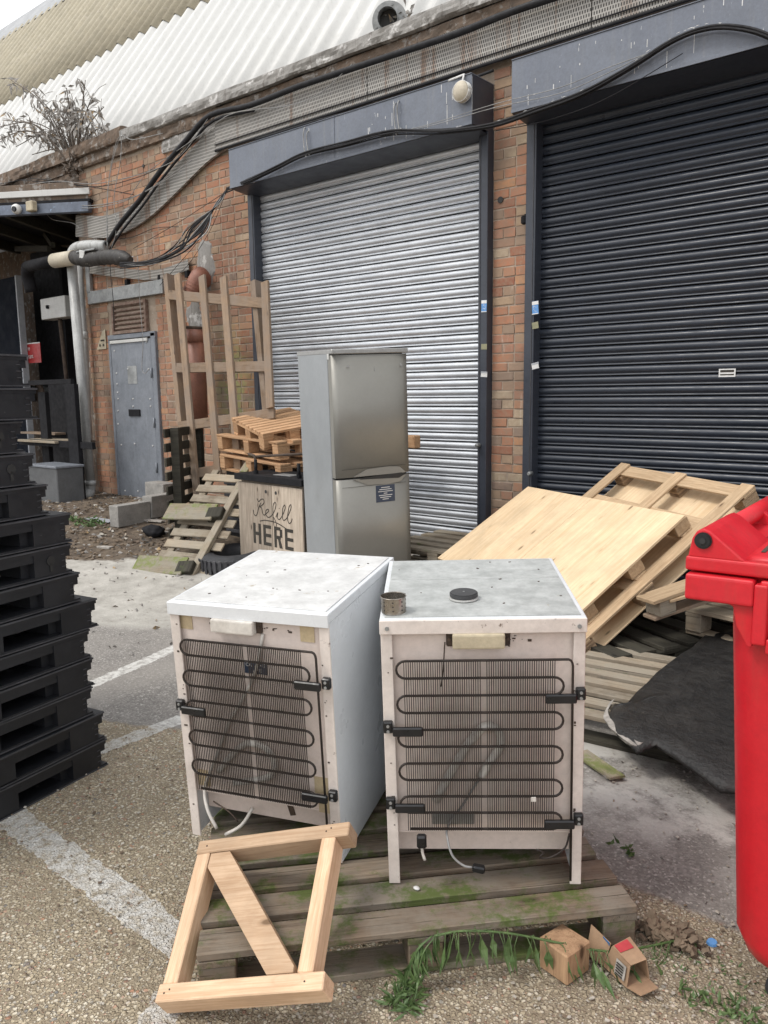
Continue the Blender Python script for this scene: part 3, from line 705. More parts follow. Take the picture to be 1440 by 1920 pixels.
# siren/light on hood end and small wall camera
p = ony(866, 172, W-.36)
lamp = thing('hood_floodlight', 'round weathered cream lamp on the right end of the hood above the silver shutter', 'lamp', TR(p.x, W-.36, p.z))
bm = bmesh.new(); bmesh.ops.create_uvsphere(bm, u_segments=20, v_segments=12, radius=.075); bmesh.ops.scale(bm, vec=(.95, .75, 1.05), verts=bm.verts)
link('globe', meshof(bm, 'globe'), 'pipe_cream', lamp, None, True)
for k in range(4): link('ring', CACHE.setdefault('ring', meshof((lambda b: (sweep(b, [(.074*math.cos(a*.3), 0, .074*math.sin(a*.3)) for a in range(22)], .003, 5), b)[1])(bmesh.new()), 'ring')), 'white_paint', lamp, TR(0, -.02+.014*k, 0))
tube('arm', [(-.16, .05, .13), (0, .03, .13), (0, .0, .06)], .009, 'white_paint', lamp)
box('mount_plate', (0, .055, -.02), (.12, .01, .26), 'galv', lamp)
p = ony(983, 411, W-.05)
cm = thing('small_black_sensor', 'small black sensor fixed to the brick pier left of the dark shutter', 'sensor', TR(p.x, W, p.z))
disc_cyl('housing', .028, .06, 'black_matt', cm, TR(0, -.045, -.005), 12, .006); box('bracket', (0, -.01, .02), (.03, .03, .05), 'black_matt', cm)

# ------------------------------------------------------------------ grey door, vent grille
door = thing('steel_door', 'blue grey sheet steel door with rivets and a small black letter slot', 'door', TR(0, W, 0))
dz0 = .27
dl, dr = ony(209, 637, W).x+.01, -8.33
box('leaf', ((dl+dr)/2, .0, (dz0+2.26)/2), (dr-dl, .04, 2.26-dz0), 'door_grey', door, bev=.004)
box('frame', (DX1-.045, .01, (dz0+2.33)/2-.02), (.09, .09, 2.36-dz0), 'door_grey', door, bev=.006)
box('frame', (DX0+.0, .02, (dz0+2.33)/2-.02), (.05, .07, 2.36-dz0), 'door_grey', door, bev=.006)
box('frame', ((DX0+DX1)/2, .01, 2.31), (DX1-DX0, .09, .06), 'door_grey', door, bev=.006)
box('threshold', ((DX0+DX1)/2, .02, .25), (DX1-DX0, .12, .1), 'render_brown', door, bev=.006)
box('top_strip', ((dl+dr)/2-.02, -.03, 2.25), (dr-dl-.05, .02, .04), 'white_box', door, bev=.004)
p = ony(252, 774, W-.03); box('letter_slot', (p.x, -.028, p.z), (.24, .018, .085), 'black_matt', door, bev=.003)
p = ony(247, 703, W-.03); box('patch_plate', (p.x, -.022, p.z), (.20, .004, .22), 'galv', door, bev=.001)
for q in ((236, 640), (275, 641), (215, 658), (219, 700), (220, 720), (221, 736), (222, 748), (250, 748), (282, 748), (250, 762), (283, 762), (222, 795), (240, 692), (279, 692), (253, 832), (287, 836), (228, 834), (235, 920), (259, 921), (222, 770)):
    p = ony(*q, W-.02); link('rivet', CACHE['bolt'], 'galv', door, TR(p.x, -.022, p.z) @ Matrix.Scale(.55, 4))
for zz in (.7, 1.25, 1.85): tube('hinge', [(dr+.02, -.045, zz-.06), (dr+.02, -.045, zz+.06)], .012, 'door_grey', door)
vg = thing('rusty_vent_grille', 'rusty louvred vent grille above the steel door', 'vent', TR(0, W, 0))
a, b = ony(215, 570, W), ony(278, 624, W)
vx0, vx1, vz0, vz1 = a.x, b.x, 2.36, 2.70
box('frame', ((vx0+vx1)/2, -.02, vz1), (vx1-vx0+.06, .05, .035), 'rust_vent', vg); box('frame', ((vx0+vx1)/2, -.02, vz0), (vx1-vx0+.06, .05, .035), 'rust_vent', vg)
box('frame', (vx0-.01, -.02, (vz0+vz1)/2), (.035, .048, vz1-vz0-.036), 'rust_vent', vg); box('frame', (vx1+.01, -.02, (vz0+vz1)/2), (.035, .048, vz1-vz0-.036), 'rust_vent', vg)
for k in range(6): box('louvre', ((vx0+vx1)/2, .0, vz0+.045+k*.054), (vx1-vx0-.02, .05, .022), 'rust_vent', vg, RX(-30), bev=.003)
box('backing', ((vx0+vx1)/2, .05, (vz0+vz1)/2), (vx1-vx0, .01, vz1-vz0), 'seal_dark', vg)
# triangular torn notice
p = ony(190, 640, W-.02)
ns = thing('torn_notice', 'torn cream triangular notice on the brick left of the steel door', 'sign', TR(p.x, W-.02, p.z))
prism('board', [(-.12, -.10), (.10, -.10), (.10, .15), (.03, .12)], 0, .006, 'box_cream', ns)
for s in (-.035, .045): box('print_mark', (s, -.002, -.05), (.03, .002, .03), 'ink', ns, bev=0)
box('print_mark', (.03, -.002, .01), (.09, .002, .02), 'ink', ns, bev=0)

# ------------------------------------------------------------------ left bay with canopy
bay = thing('canopy', 'dark open bay with a blue edged canopy left of the brick wall', 'canopy')
def bw(name, c, s, mat, M=None, bev=.003): return box(name, c, s, mat, bay, M, bev)
bw('back_wall', (-15, 7.4, 2), (11, .1, 4.6), 'render_brown'); bw('side_wall', (-9.80, 6.6, 1.9), (.12, 1.75, 4.4), 'render_brown')
# roof slab: front beam runs from the wall corner, turning slightly towards the yard
A0 = ony(165, 385, W-.10); B0 = ony(-60, 402, W-.95)
dirb = (B0-A0); dirb.z = 0; lb = dirb.length; ang = math.degrees(math.atan2(-dirb.y, -dirb.x))
cn = TR(A0.x, A0.y, 0) @ RZ(ang)
zb = A0.z
def cb(name, x0, x1, y0, y1, z0, z1, mat, bev=.004):
    return box(name, tuple(cn @ Vector(((x0+x1)/2, (y0+y1)/2, (z0+z1)/2))), (x1-x0, y1-y0, z1-z0), mat, bay, RZ(ang), bev)
cb('edge_beam', -6, .0, 0, .09, zb-.07, zb+.05, 'beam_blue'); cb('roof_board', -6, .02, .02, 2.6, zb+.052, zb+.09, 'black_matt')
cb('fascia_board', -6, .02, .01, .045, zb+.14, zb+.215, 'roof_white'); cb('fascia_backing', -6, -.02, .05, .07, zb+.09, zb+.3, 'render_brown')
for k in range(7): cb('joist', -.5-k*.7, -.43-k*.7, .10, 2.5, zb-.08, zb+.05, 'timber_dark')
bw('strut', tuple((ony(62, 430, 6.0)+ony(118, 462, 6.3))/2), (.9, .06, .08), 'timber_dark', RZ(-20) @ RY(22)); bw('strut', tuple((ony(10, 458, 5.9)+ony(112, 475, 6.2))/2), (1.5, .06, .08), 'timber_dark', RZ(-10) @ RY(8))
# torn white sheet hanging under the fascia
bm = bmesh.new(); q = [ony(*s, W-.12) for s in ((60, 362), (108, 345), (112, 368), (86, 375), (70, 372))]; bm.faces.new([bm.verts.new(v) for v in q])
link('torn_sheet', meshof(bm, 'torn'), 'white_paint', bay)
# inner brickwork seen between the posts
bi = bmesh.new()
for r in range(34):
    for c in range(10): 
        xx = -13.6 + c*.235 + (.11 if r % 2 else 0); bbox_bm(bi, xx, xx+.215, 7.325, 7.36, .3+r*.075, .365+r*.075)
o = link('brick_courses', meshof(bi, 'bricks_in'), 'brick_joined', bay); o['kind'] = 'stuff'
def onpx(x0, x1, y0, y1, Y):                # rectangle in a plane y=Y seen at these photo points
    a, b = ony(x0, (y0+y1)/2, Y), ony(x1, (y0+y1)/2, Y); zt = ony((x0+x1)/2, y0, Y).z; zb_ = ony((x0+x1)/2, y1, Y).z
    return a.x, b.x, zb_, zt
x0, x1, z0, z1 = onpx(-90, 46, 528, 900, 6.2)
nd = thing('navy_door', 'dark navy boarded door in the bay behind the black pallets', 'door')
box('leaf', ((x0+x1)/2, 6.25, (z0+z1)/2), (x1-x0, .06, z1-z0), 'navy_panel', nd); box('frame', (x1+.02, 6.22, (z0+z1)/2), (.035, .1, z1-z0), 'grey_ink', nd)
x0, x1, z0, z1 = onpx(-90, 38, 652, 676, 6.1); box('rail', ((x0+x1)/2, 6.17, z0), (x1-x0, .03, .02), 'grey_ink', nd)
x0, x1, z0, z1 = onpx(88, 142, 470, 940, 6.9)
ps = thing('black_flue_post', 'black sooty post behind the grey downpipe in the bay', 'post'); box('shaft', ((x0+x1)/2, 6.9, 2.0), ((x1-x0), .3, 3.9), 'black_matt', ps, bev=.03)
x0, x1, z0, z1 = onpx(76, 122, 557, 597, 5.95)
cab = thing('white_meter_box', 'white metal meter box with a small black handle under the canopy', 'meter box', TR((x0+x1)/2, 6.05, (z0+z1)/2))
box('case', (0, 0, 0), (x1-x0, .2, z1-z0), 'white_box', cab, bev=.008); box('handle', (-.12, -.115, .02), (.05, .03, .05), 'black_matt', cab, bev=.006)
tube('cable', [(0, .0, -.15), (.02, .02, -.9), (.03, .03, -1.7)], .03, 'grime', cab)
x0, x1, z0, z1 = onpx(56, 73, 651, 677, 6.3)
fs = thing('red_hydrant_sign', 'red sign with white writing ending in drant, partly behind the navy door', 'sign', TR(x0-.12, 6.28, z0))
box('board', ((x1-x0+.24)/2-.02, 0, .12), (x1-x0+.24, .01, .30), 'sign_red', fs, bev=.001)
box('border', ((x1-x0+.24)/2-.02, -.006, .275), (x1-x0+.24, .002, .018), 'white_paint', fs, bev=0)
text('lettering', 'Fire', .10, 'white_paint', fs, TR(.03, -.008, .17) @ VERT); text('lettering', 'hydrant', .10, 'white_paint', fs, TR(-.03, -.008, .045) @ VERT)
# pipes
dp = thing('grey_downpipe', 'long grey plastic downpipe with an elbow at its foot beside the bay', 'pipe')
T0, T1 = ony(134, 492, W-.30), ony(170, 905, W-.30)
foot = ony(160, 925, W-.36)
tube('upper_elbow', cr([ony(200, 462, W-.12), ony(165, 461, W-.2), ony(140, 468, W-.28), T0]), .068, 'pipe_grey', dp, 16)
tube('shaft', [T0, T1], .062, 'pipe_grey', dp, 18); tube('socket', [T1 + Vector((0, 0, .03)), T1 - Vector((0, 0, .03))], .07, 'pipe_grey', dp, 18)
tube('foot_elbow', cr([T1, T1 + Vector((-.02, 0, -.10)), foot + Vector((.04, 0, -.02)), foot + Vector((-.16, -.05, -.02))], 6), .064, 'pipe_grey', dp, 18)
q = (T0*.2+T1*.8); box('clip', tuple(ony(168, 827, W-.25)), (.22, .05, .025), 'grime', dp)
d2 = thing('thin_downpipe', 'thinner grey downpipe behind the long one, against the brick corner', 'pipe')
tube('shaft', [ony(146, 480, W-.1), ony(158, 640, W-.1), ony(172, 930, W-.1)], .045, 'pipe_grey', d2, 14); tube('socket', [ony(157, 622, W-.1), ony(158, 636, W-.1)], .055, 'pipe_grey', d2, 14)
hp = thing('lagged_pipe', 'black lagged horizontal pipe with a cream collar crossing in front of the wall corner', 'pipe')
P = [ony(s, t, W-.42) for s, t in ((52, 500), (102, 489), (140, 483), (160, 487), (185, 484), (215, 482), (245, 487))]
LP_ = cr(P[2:], 8); tube('lagging', LP_, [(.084+.014*mnoise.noise(Vector((i*.7, 2, 0)))) * (1 if i < len(LP_)-4 else (len(LP_)-i)/5+.2) for i in range(len(LP_))], 'pipe_black', hp, 14)
box('foil_scrap', tuple(P[3]+Vector((.12, -.02, .085))), (.42, .10, .02), 'galv', hp, RY(2), .004, .006); box('foil_scrap', tuple(P[3]+Vector((.06, -.075, .045))), (.10, .02, .09), 'white_box', hp, RY(14), .004, .006)
tube('collar', [P[1], P[2]], .088, 'pipe_cream', hp, 20); tube('bare_pipe', [P[0], P[1]], .072, 'black_matt', hp, 16)
tube('bare_pipe', cr([P[0], P[0]+Vector((-.12, .05, -.1)), P[0]+Vector((-.14, .1, -.3))], 4), .08, 'black_matt', hp, 16)
# dome camera and junction on the canopy edge
p = ony(31, 392, W-.62)
dc = thing('dome_camera', 'white dome security camera on the canopy edge', 'camera', TR(*p))
bm = bmesh.new(); bmesh.ops.create_uvsphere(bm, u_segments=20, v_segments=12, radius=.062); link('body', meshof(bm, 'dome'), 'white_paint', dc, None, True)
disc_cyl('lens', .033, .02, 'glass_dark', dc, TR(.03, -.048, -.01) @ RZ(25) @ VERT, 16, .004)
p = ony(59, 387, W-.52); jb = box('junction_box', tuple(p), (.13, .08, .12), 'box_cream', None, RZ(8), .01); tag(jb, 'small cream junction box beside the dome camera on the canopy edge', 'junction box')
# black bench frame
bf = thing('black_bench_frame', 'black steel framed bench with wooden shelf boards below the canopy', 'bench')
YB = 5.2
def pxbox(name, x0, x1, y0, y1, Y, th, mat, par, M=None):
    a, b, zb_, zt = onpx(x0, x1, y0, y1, Y); return box(name, ((a+b)/2, Y, (zb_+zt)/2), (max(.01, b-a), th, max(.01, zt-zb_)), mat, par, M, .003)
pxbox('back_panel', 98, 146, 716, 900, YB+.55, .03, 'black_matt', bf); pxbox('post', 132, 150, 720, 935, YB, .06, 'black_matt', bf); pxbox('post', 82, 95, 735, 938, YB+.2, .06, 'black_matt', bf)
pxbox('rail', 56, 136, 712, 721, YB+.1, .05, 'black_matt', bf); pxbox('rail', 40, 176, 826, 838, YB+.02, .05, 'black_matt', bf)
box('shelf_board', tuple(ony(95, 826, YB+.15)), (1.0, .42, .03), 'timber_grey', bf); box('shelf_board', tuple(ony(80, 812, YB+.45)), (1.0, .16, .03), 'timber_rack', bf)
pxbox('rail', 60, 140, 925, 938, YB+.1, .05, 'black_matt', bf); pxbox('upright', 100, 130, 845, 930, YB+.6, .1, 'black_matt', bf)
gx0, gx1, gz0, gz1 = onpx(60, 112, 876, 962, 4.85)
gb = thing('grey_metal_bin', 'plain grey metal box bin standing behind the black pallet stack', 'bin', TR((gx0+gx1)/2, 5.0, (gz0+gz1)/2)); box('case', (0, 0, 0), (gx1-gx0, .35, gz1-gz0), 'bin_grey', gb, bev=.01); box('lid', (0, 0, (gz1-gz0)/2+.01), (gx1-gx0+.03, .38, .03), 'door_grey', gb, bev=.006)
wt = thing('fan_casing', 'round dark metal fan casing on the bay wall', 'fan'); disc_cyl('drum', .13, .3, 'galv', wt, TR(*ony(74, 738, 6.6)) @ VERT, 20)
disc_cyl('rim', .15, .03, 'grime', wt, TR(*ony(74, 738, 6.44)) @ VERT, 20)

# ------------------------------------------------------------------ terracotta soil pipe in front of the wall
tp = thing('terracotta_drain_pipe', 'terracotta plastic drain pipe with a ribbed bend behind the upright timber frame', 'pipe')
e0, e1, e2 = ony(385, 528, W-.02), ony(372, 518, W-.2), ony(357, 550, W-.26)
tube('bend', cr([e0, (e0+e1)/2+Vector((0, 0, .03)), e1, e2], 5), .085, 'pipe_terra', tp, 18)
for k in range(5): t = .25+k*.17; c = e1*(1-t)+e2*t; tube('rib', [c, c+(e2-e1)*.05], .092, 'pipe_terra', tp, 18)
tube('shaft', [ony(366, 625, W-.26), ony(372, 790, W-.26)], .105, 'pipe_terra', tp, 20); tube('socket', [ony(366, 618, W-.26), ony(367, 642, W-.26)], .118, 'pipe_terra', tp, 20); tube('seal', [ony(366, 612, W-.26), ony(366, 617, W-.26)], .12, 'grime', tp, 20)

# ------------------------------------------------------------------ cables
def cable(name, label, px, Y, r, mat, n=5, k=6, group=None, sub=None):
    pts = []
    for q in px:
        yy = q[2] if len(q) > 2 else Y; pts.append(ony(q[0], q[1], yy))
    o = tube(name, cr(pts, k), r, mat, None, n)
    tag(o, label, 'cable', group)
    return o
yc = W-.345
main = [(425, 357, W-.15), (470, 338, yc), (520, 315, yc), (572, 291, yc), (650, 271, yc), (735, 249, yc-.01), (830, 247, yc-.02), (925, 236, yc-.02), (1000, 211, yc-.02), (1090, 178, yc), (1180, 128, yc), (1260, 78, yc), (1320, 56, yc), (1380, 54, yc), (1445, 72, yc), (1540, 130, yc)]
cb_ = thing('cable_bundle', 'long bundle of dirty black cables drooping across both shutter hoods', 'cables')
for k in range(8):
    o1, o2 = rng.uniform(-6, 6), rng.uniform(-.03, .02)
    pts = [ony(x, y + o1*(.35 + .75*abs(math.sin(x*.008+k*.7))), Y+o2*.6-.012*(k % 3)) for x, y, Y in main]
    tube('cable', cr(pts, 5), rng.choice([.005, .007, .009]), 'cable_black', cb_, 5)
for k, (dy, sg) in enumerate(((-28, 8), (-18, 14), (12, 12))):
    pts = [ony(x, y, yc-.01*k) for x, y in ((700, 257), (800, 243+dy*.3), (930, 206+dy*.5+sg*.3), (1050, 170+dy*.5+sg), (1140, 130+dy*.4+sg), (1215, 100))] if dy < 0 else [ony(x, y, yc) for x, y in ((930, 245), (1010, 230), (1090, 205), (1150, 178), (1215, 140), (1280, 100))]
    tube('thin_cable', cr(pts, 5), .003, 'cable_grey' if dy < 0 else 'cable_black', cb_, 4)
for (x, y0, y1) in ((572, 236, 293), (578, 242, 290), (742, 190, 252), (748, 186, 246)):
    tube('tie', cr([ony(x+10, y0-3, W-.2), ony(x-2, y0+6, W-.335), ony(x-3, (y0+y1)/2, W-.34), ony(x+1, y1, W-.37), ony(x+4, y1-6, W-.36)], 4), .005, 'cable_grey', cb_, 5)
bm = bmesh.new(); mp_ = cr([ony(x, y, Y) for x, y, Y in main], 14)
for _ in range(60):                                   # bird droppings smeared on the cables
    i_ = int(len(mp_)*(.32+.60*rng.random())); q = mp_[i_] + Vector((rng.uniform(-.02, .02), -.022, rng.uniform(-.004, .024))); s_ = rng.uniform(.0012, .0032)
    t_ = (mp_[min(i_+1, len(mp_)-1)]-mp_[i_-1]).normalized()
    sweep(bm, [q-t_*s_*rng.uniform(2, 9), q, q+t_*s_*rng.uniform(2, 9)], [s_*.3, s_, s_*.3], 5)
for _ in range(46):                                   # and running down the faces of the hoods
    x_ = rng.choice((rng.uniform(-3.1, -1.4), rng.uniform(-3.1, -1.4), rng.uniform(-4.6, -3.6))); z_ = rng.uniform(3.68, 3.95); h_ = rng.expovariate(26)+.006; w2 = rng.uniform(.0012, .0032)
    bbox_bm(bm, x_-w2, x_+w2, W-.3146, W-.3133, max(3.62, z_-h_), z_)
o = link('droppings', meshof(bm, 'droppings'), 'white_paint', cb_); o['kind'] = 'stuff'
# fan of cables from the hood corner down to the lagged pipe
fan = thing('cable_fan', 'fan of black cables hanging from the hood corner down to the lagged pipe', 'cables')
for k in range(13):
    a = k/12; j = rng.uniform(-1, 1)
    pts = [ony(425, 357+j*2, W-.15), ony(408-8*a, 385+5*a, W-.2), ony(372+14*a-20*(1-a), 425+12*a, W-.3), ony(330+rng.uniform(-12, 14), 462+14*a+j*4, W-.35), ony(285, 488+8*a+j*5, W-.42), ony(225, 498+6*j, W-.5)]
    tube('cable', cr(pts, 5), rng.choice([.005, .007, .009]), 'cable_black' if k % 6 else 'cable_grey', fan, 5)
for pts in (((425, 357, W-.1), (395, 430, W-.12), (350, 500, W-.1), (320, 520, W-.08)), ((423, 360, W-.1), (380, 440, W-.12), (335, 495, W-.1), (300, 535, W-.08)), ((420, 362, W-.1), (330, 420, W-.05), (250, 466, W-.08)), ((335, 425, W-.03), (290, 428, W-.03), (250, 444, W-.03), (222, 448, W-.03))):
    tube('thin_cable', cr([ony(*q) for q in pts], 5), .0035, 'cable_black', fan, 4)
# wires to the left over the sagging trunking
wires = thing('sagging_wires', 'tangle of grey wires sagging from the trunking over the canopy', 'cables')
thick = [(960, 22), (860, 62), (770, 92), (680, 122), (560, 162), (470, 197), (395, 216), (350, 262), (300, 322), (262, 375), (225, 420), (200, 458)]
tube('armoured_cable', cr([ony(x, y, W-.13) for x, y in [(1240, -75), (1100, -25)] + thick], 4), .028, 'cable_black', wires, 8)
tube('armoured_cable', cr([ony(x+6, y+10, W-.12) for x, y in thick[5:]], 4), .014, 'cable_black', wires, 6)
for pl, m_ in ((((390, 222), (340, 290), (290, 318), (230, 335), (170, 345), (100, 340), (0, 356), (-60, 362)), 'cable_grey'), (((375, 250), (310, 308), (250, 335), (180, 350), (100, 342), (40, 338)), 'cable_black'), (((360, 300), (270, 360), (210, 380), (150, 385), (80, 370), (30, 355), (-40, 352)), 'cable_grey'), (((340, 320), (260, 366), (200, 386), (140, 388), (60, 362), (0, 352)), 'cable_grey'),
                (((250, 365), (180, 352), (120, 343), (60, 335), (0, 345)), 'cable_black'), (((305, 250), (250, 262), (222, 258), (205, 330), (200, 400), (201, 470)), 'cable_grey'), (((228, 245), (226, 300), (214, 370), (218, 430), (208, 468)), 'cable_grey'), (((228, 244), (212, 300), (203, 350), (202, 410), (202, 468)), 'cable_grey'),
                (((480, 205), (430, 215), (380, 250), (300, 305), (270, 330), (240, 375)), 'cable_grey'), (((66, 388), (85, 400), (100, 412), (135, 418), (150, 428)), 'cable_grey'), (((660, 120), (600, 175), (540, 198), (480, 205)), 'cable_grey'), (((170, 455), (190, 470), (215, 470), (235, 490), (250, 480)), 'white_paint'), (((200, 468), (215, 480), (228, 500), (245, 480), (255, 500)), 'cable_grey'), (((258, 480), (262, 560), (268, 640), (266, 690), (272, 700), (279, 692)), 'cable_grey'), (((205, 468), (208, 520), (212, 560), (214, 620)), 'cable_black')):
    tube('wire', cr([ony(x, y, W-.14-.01*(i_ % 3)) for i_, (x, y) in enumerate(pl)], 5), .0045, m_, wires, 4)
for pl in (((480, 262), (600, 225), (700, 200), (800, 172), (870, 152), (925, 132)), ((480, 268), (620, 232), (760, 190), (850, 160))):
    tube('wire', cr([ony(x, y, W-.11) for x, y in pl], 4), .012, 'cable_black', wires, 5)

# ------------------------------------------------------------------ shrub on the wall head
def shrub():
    root = ony(142, 318, W-.02); t = thing('wall_shrub', 'straggly grey leaved shrub rooted in the wall head above the canopy', 'shrub', TR(*root))
    bs = bmesh.new(); bl = bmesh.new()
    tips = [(20, 150), (60, 170), (85, 200), (5, 225), (20, 245), (50, 225), (100, 190), (125, 165), (160, 150), (135, 180), (175, 175), (195, 200), (200, 235), (180, 245), (30, 275), (70, 250), (90, 225), (110, 210), (130, 225), (145, 205), (60, 290), (-10, 240), (-20, 270), (115, 250), (95, 260), (150, 230), (78, 215), (165, 205)]
    for i, (x, y) in enumerate(tips):
        e = ony(x, y, W + rng.uniform(-.35, .25)) - root; s = Vector((rng.uniform(-.03, .03), 0, rng.uniform(-.05, .02)))
        m = e*.5 + Vector((rng.uniform(-.05, .05), 0, .10+.10*abs(e.x))); pts = cr([s, s+(m-s)*.5+Vector((0, 0, .03)), m, e], 5)
        sweep(bs, pts, [.012*(1-.8*j/len(pts)) + .002 for j in range(len(pts))], 5)
        for b_ in range(4):
            j = rng.randint(len(pts)//2, len(pts)-2); q = pts[j]; e2 = q + Vector((rng.uniform(-.22, .2), rng.uniform(-.15, .15), rng.uniform(-.02, .22)))
            sub = cr([q, (q+e2)/2+Vector((0, 0, .03)), e2], 3); sweep(bs, sub, .003, 4, False)
            if rng.random() < .36:
                for _ in range(rng.randint(4, 8)):
                    u = rng.choice(sub[1:]); leafmesh(bl, u+Vector((rng.uniform(-.03, .03), rng.uniform(-.03, .03), rng.uniform(-.03, .02))), Vector((rng.uniform(-.6, .6), rng.uniform(-.5, .5), rng.uniform(-1.2, .1))), rng.uniform(.07, .15), rng.uniform(.018, .038), rng.uniform(0, 6))
        if i % 3 != 2:
            for _ in range(rng.randint(14, 34)):
                u = pts[rng.randint(len(pts)*2//3, len(pts)-1)]; leafmesh(bl, u+Vector((rng.uniform(-.08, .08), rng.uniform(-.08, .08), rng.uniform(-.06, .05))), Vector((rng.uniform(-.7, .7), rng.uniform(-.6, .6), rng.uniform(-1.3, .2))), rng.uniform(.08, .17), rng.uniform(.02, .042), rng.uniform(0, 6))
    link('branches', meshof(bs, 'branches'), 'stem_brown', t); o = link('leaves', meshof(bl, 'leaves'), 'leaf_dead', t); o['kind'] = 'stuff'
    bl2 = bmesh.new()
    for _ in range(70): leafmesh(bl2, Vector((rng.uniform(-.08, .2), rng.uniform(-.12, .0), rng.uniform(-.22, .14))), Vector((rng.uniform(-1, 1), rng.uniform(-1, .2), rng.uniform(-.8, 1))), rng.uniform(.05, .14), .03, rng.uniform(0, 6))
    o = link('root_clump', meshof(bl2, 'clump'), 'stem_brown', t); o['kind'] = 'stuff'
shrub()

# ------------------------------------------------------------------ pallets
def pallet(name, label, M, L_=1.2, Wd=1.0, boards=7, bw_=.1, mat='timber_worn', bm_='timber_worn', H=.144, group=None, bt=.022, jit=.0, blockmat=None, bottom=True, skip=()):
    t = thing(name, label, 'pallet', M, group); blockmat = blockmat or bm_
    gap = (Wd - boards*bw_)/(boards-1)
    for i in range(boards):
        if i in skip: continue
        y = bw_/2 + i*(bw_+gap)
        box('deck_board', (L_/2 + rng.uniform(-jit, jit)*2, y + rng.uniform(-jit, jit), H-bt/2 + rng.uniform(-jit, jit)*.2), (L_-.002, bw_, bt), mat, t, Matrix.Rotation(rng.uniform(-jit, jit)*.6, 4, 'Z'), .0025, .0015)
    sw_ = .1
    for x in (sw_/2, L_/2, L_-sw_/2):
        box('stringer_board', (x, Wd/2, H-bt-.0115), (Wd, sw_, .02), bm_, t, RZ(90), .002)
        for y in (.065, Wd/2, Wd-.065): box('block', (x, y, (H-bt-.022+.022)/2+.0005), (.095, .125, H-bt-.045), blockmat, t, bev=.003)
    if bottom:
        for y in (.065, Wd/2, Wd-.065): box('bottom_board', (L_/2, y, .0105), (L_, .1, .02), bm_, t, bev=.002)
    return t
# under the two small fridges
pf = pallet('wooden_pallet', 'weathered mossy pallet carrying the two white fridges', POSE((-1.564+.0, 1.102, 0), 48.1, 0, 0), 1.21, 1.0, 8, .098, 'timber_worn', 'timber_worn', .14, 'pallets in the yard', jit=.004)

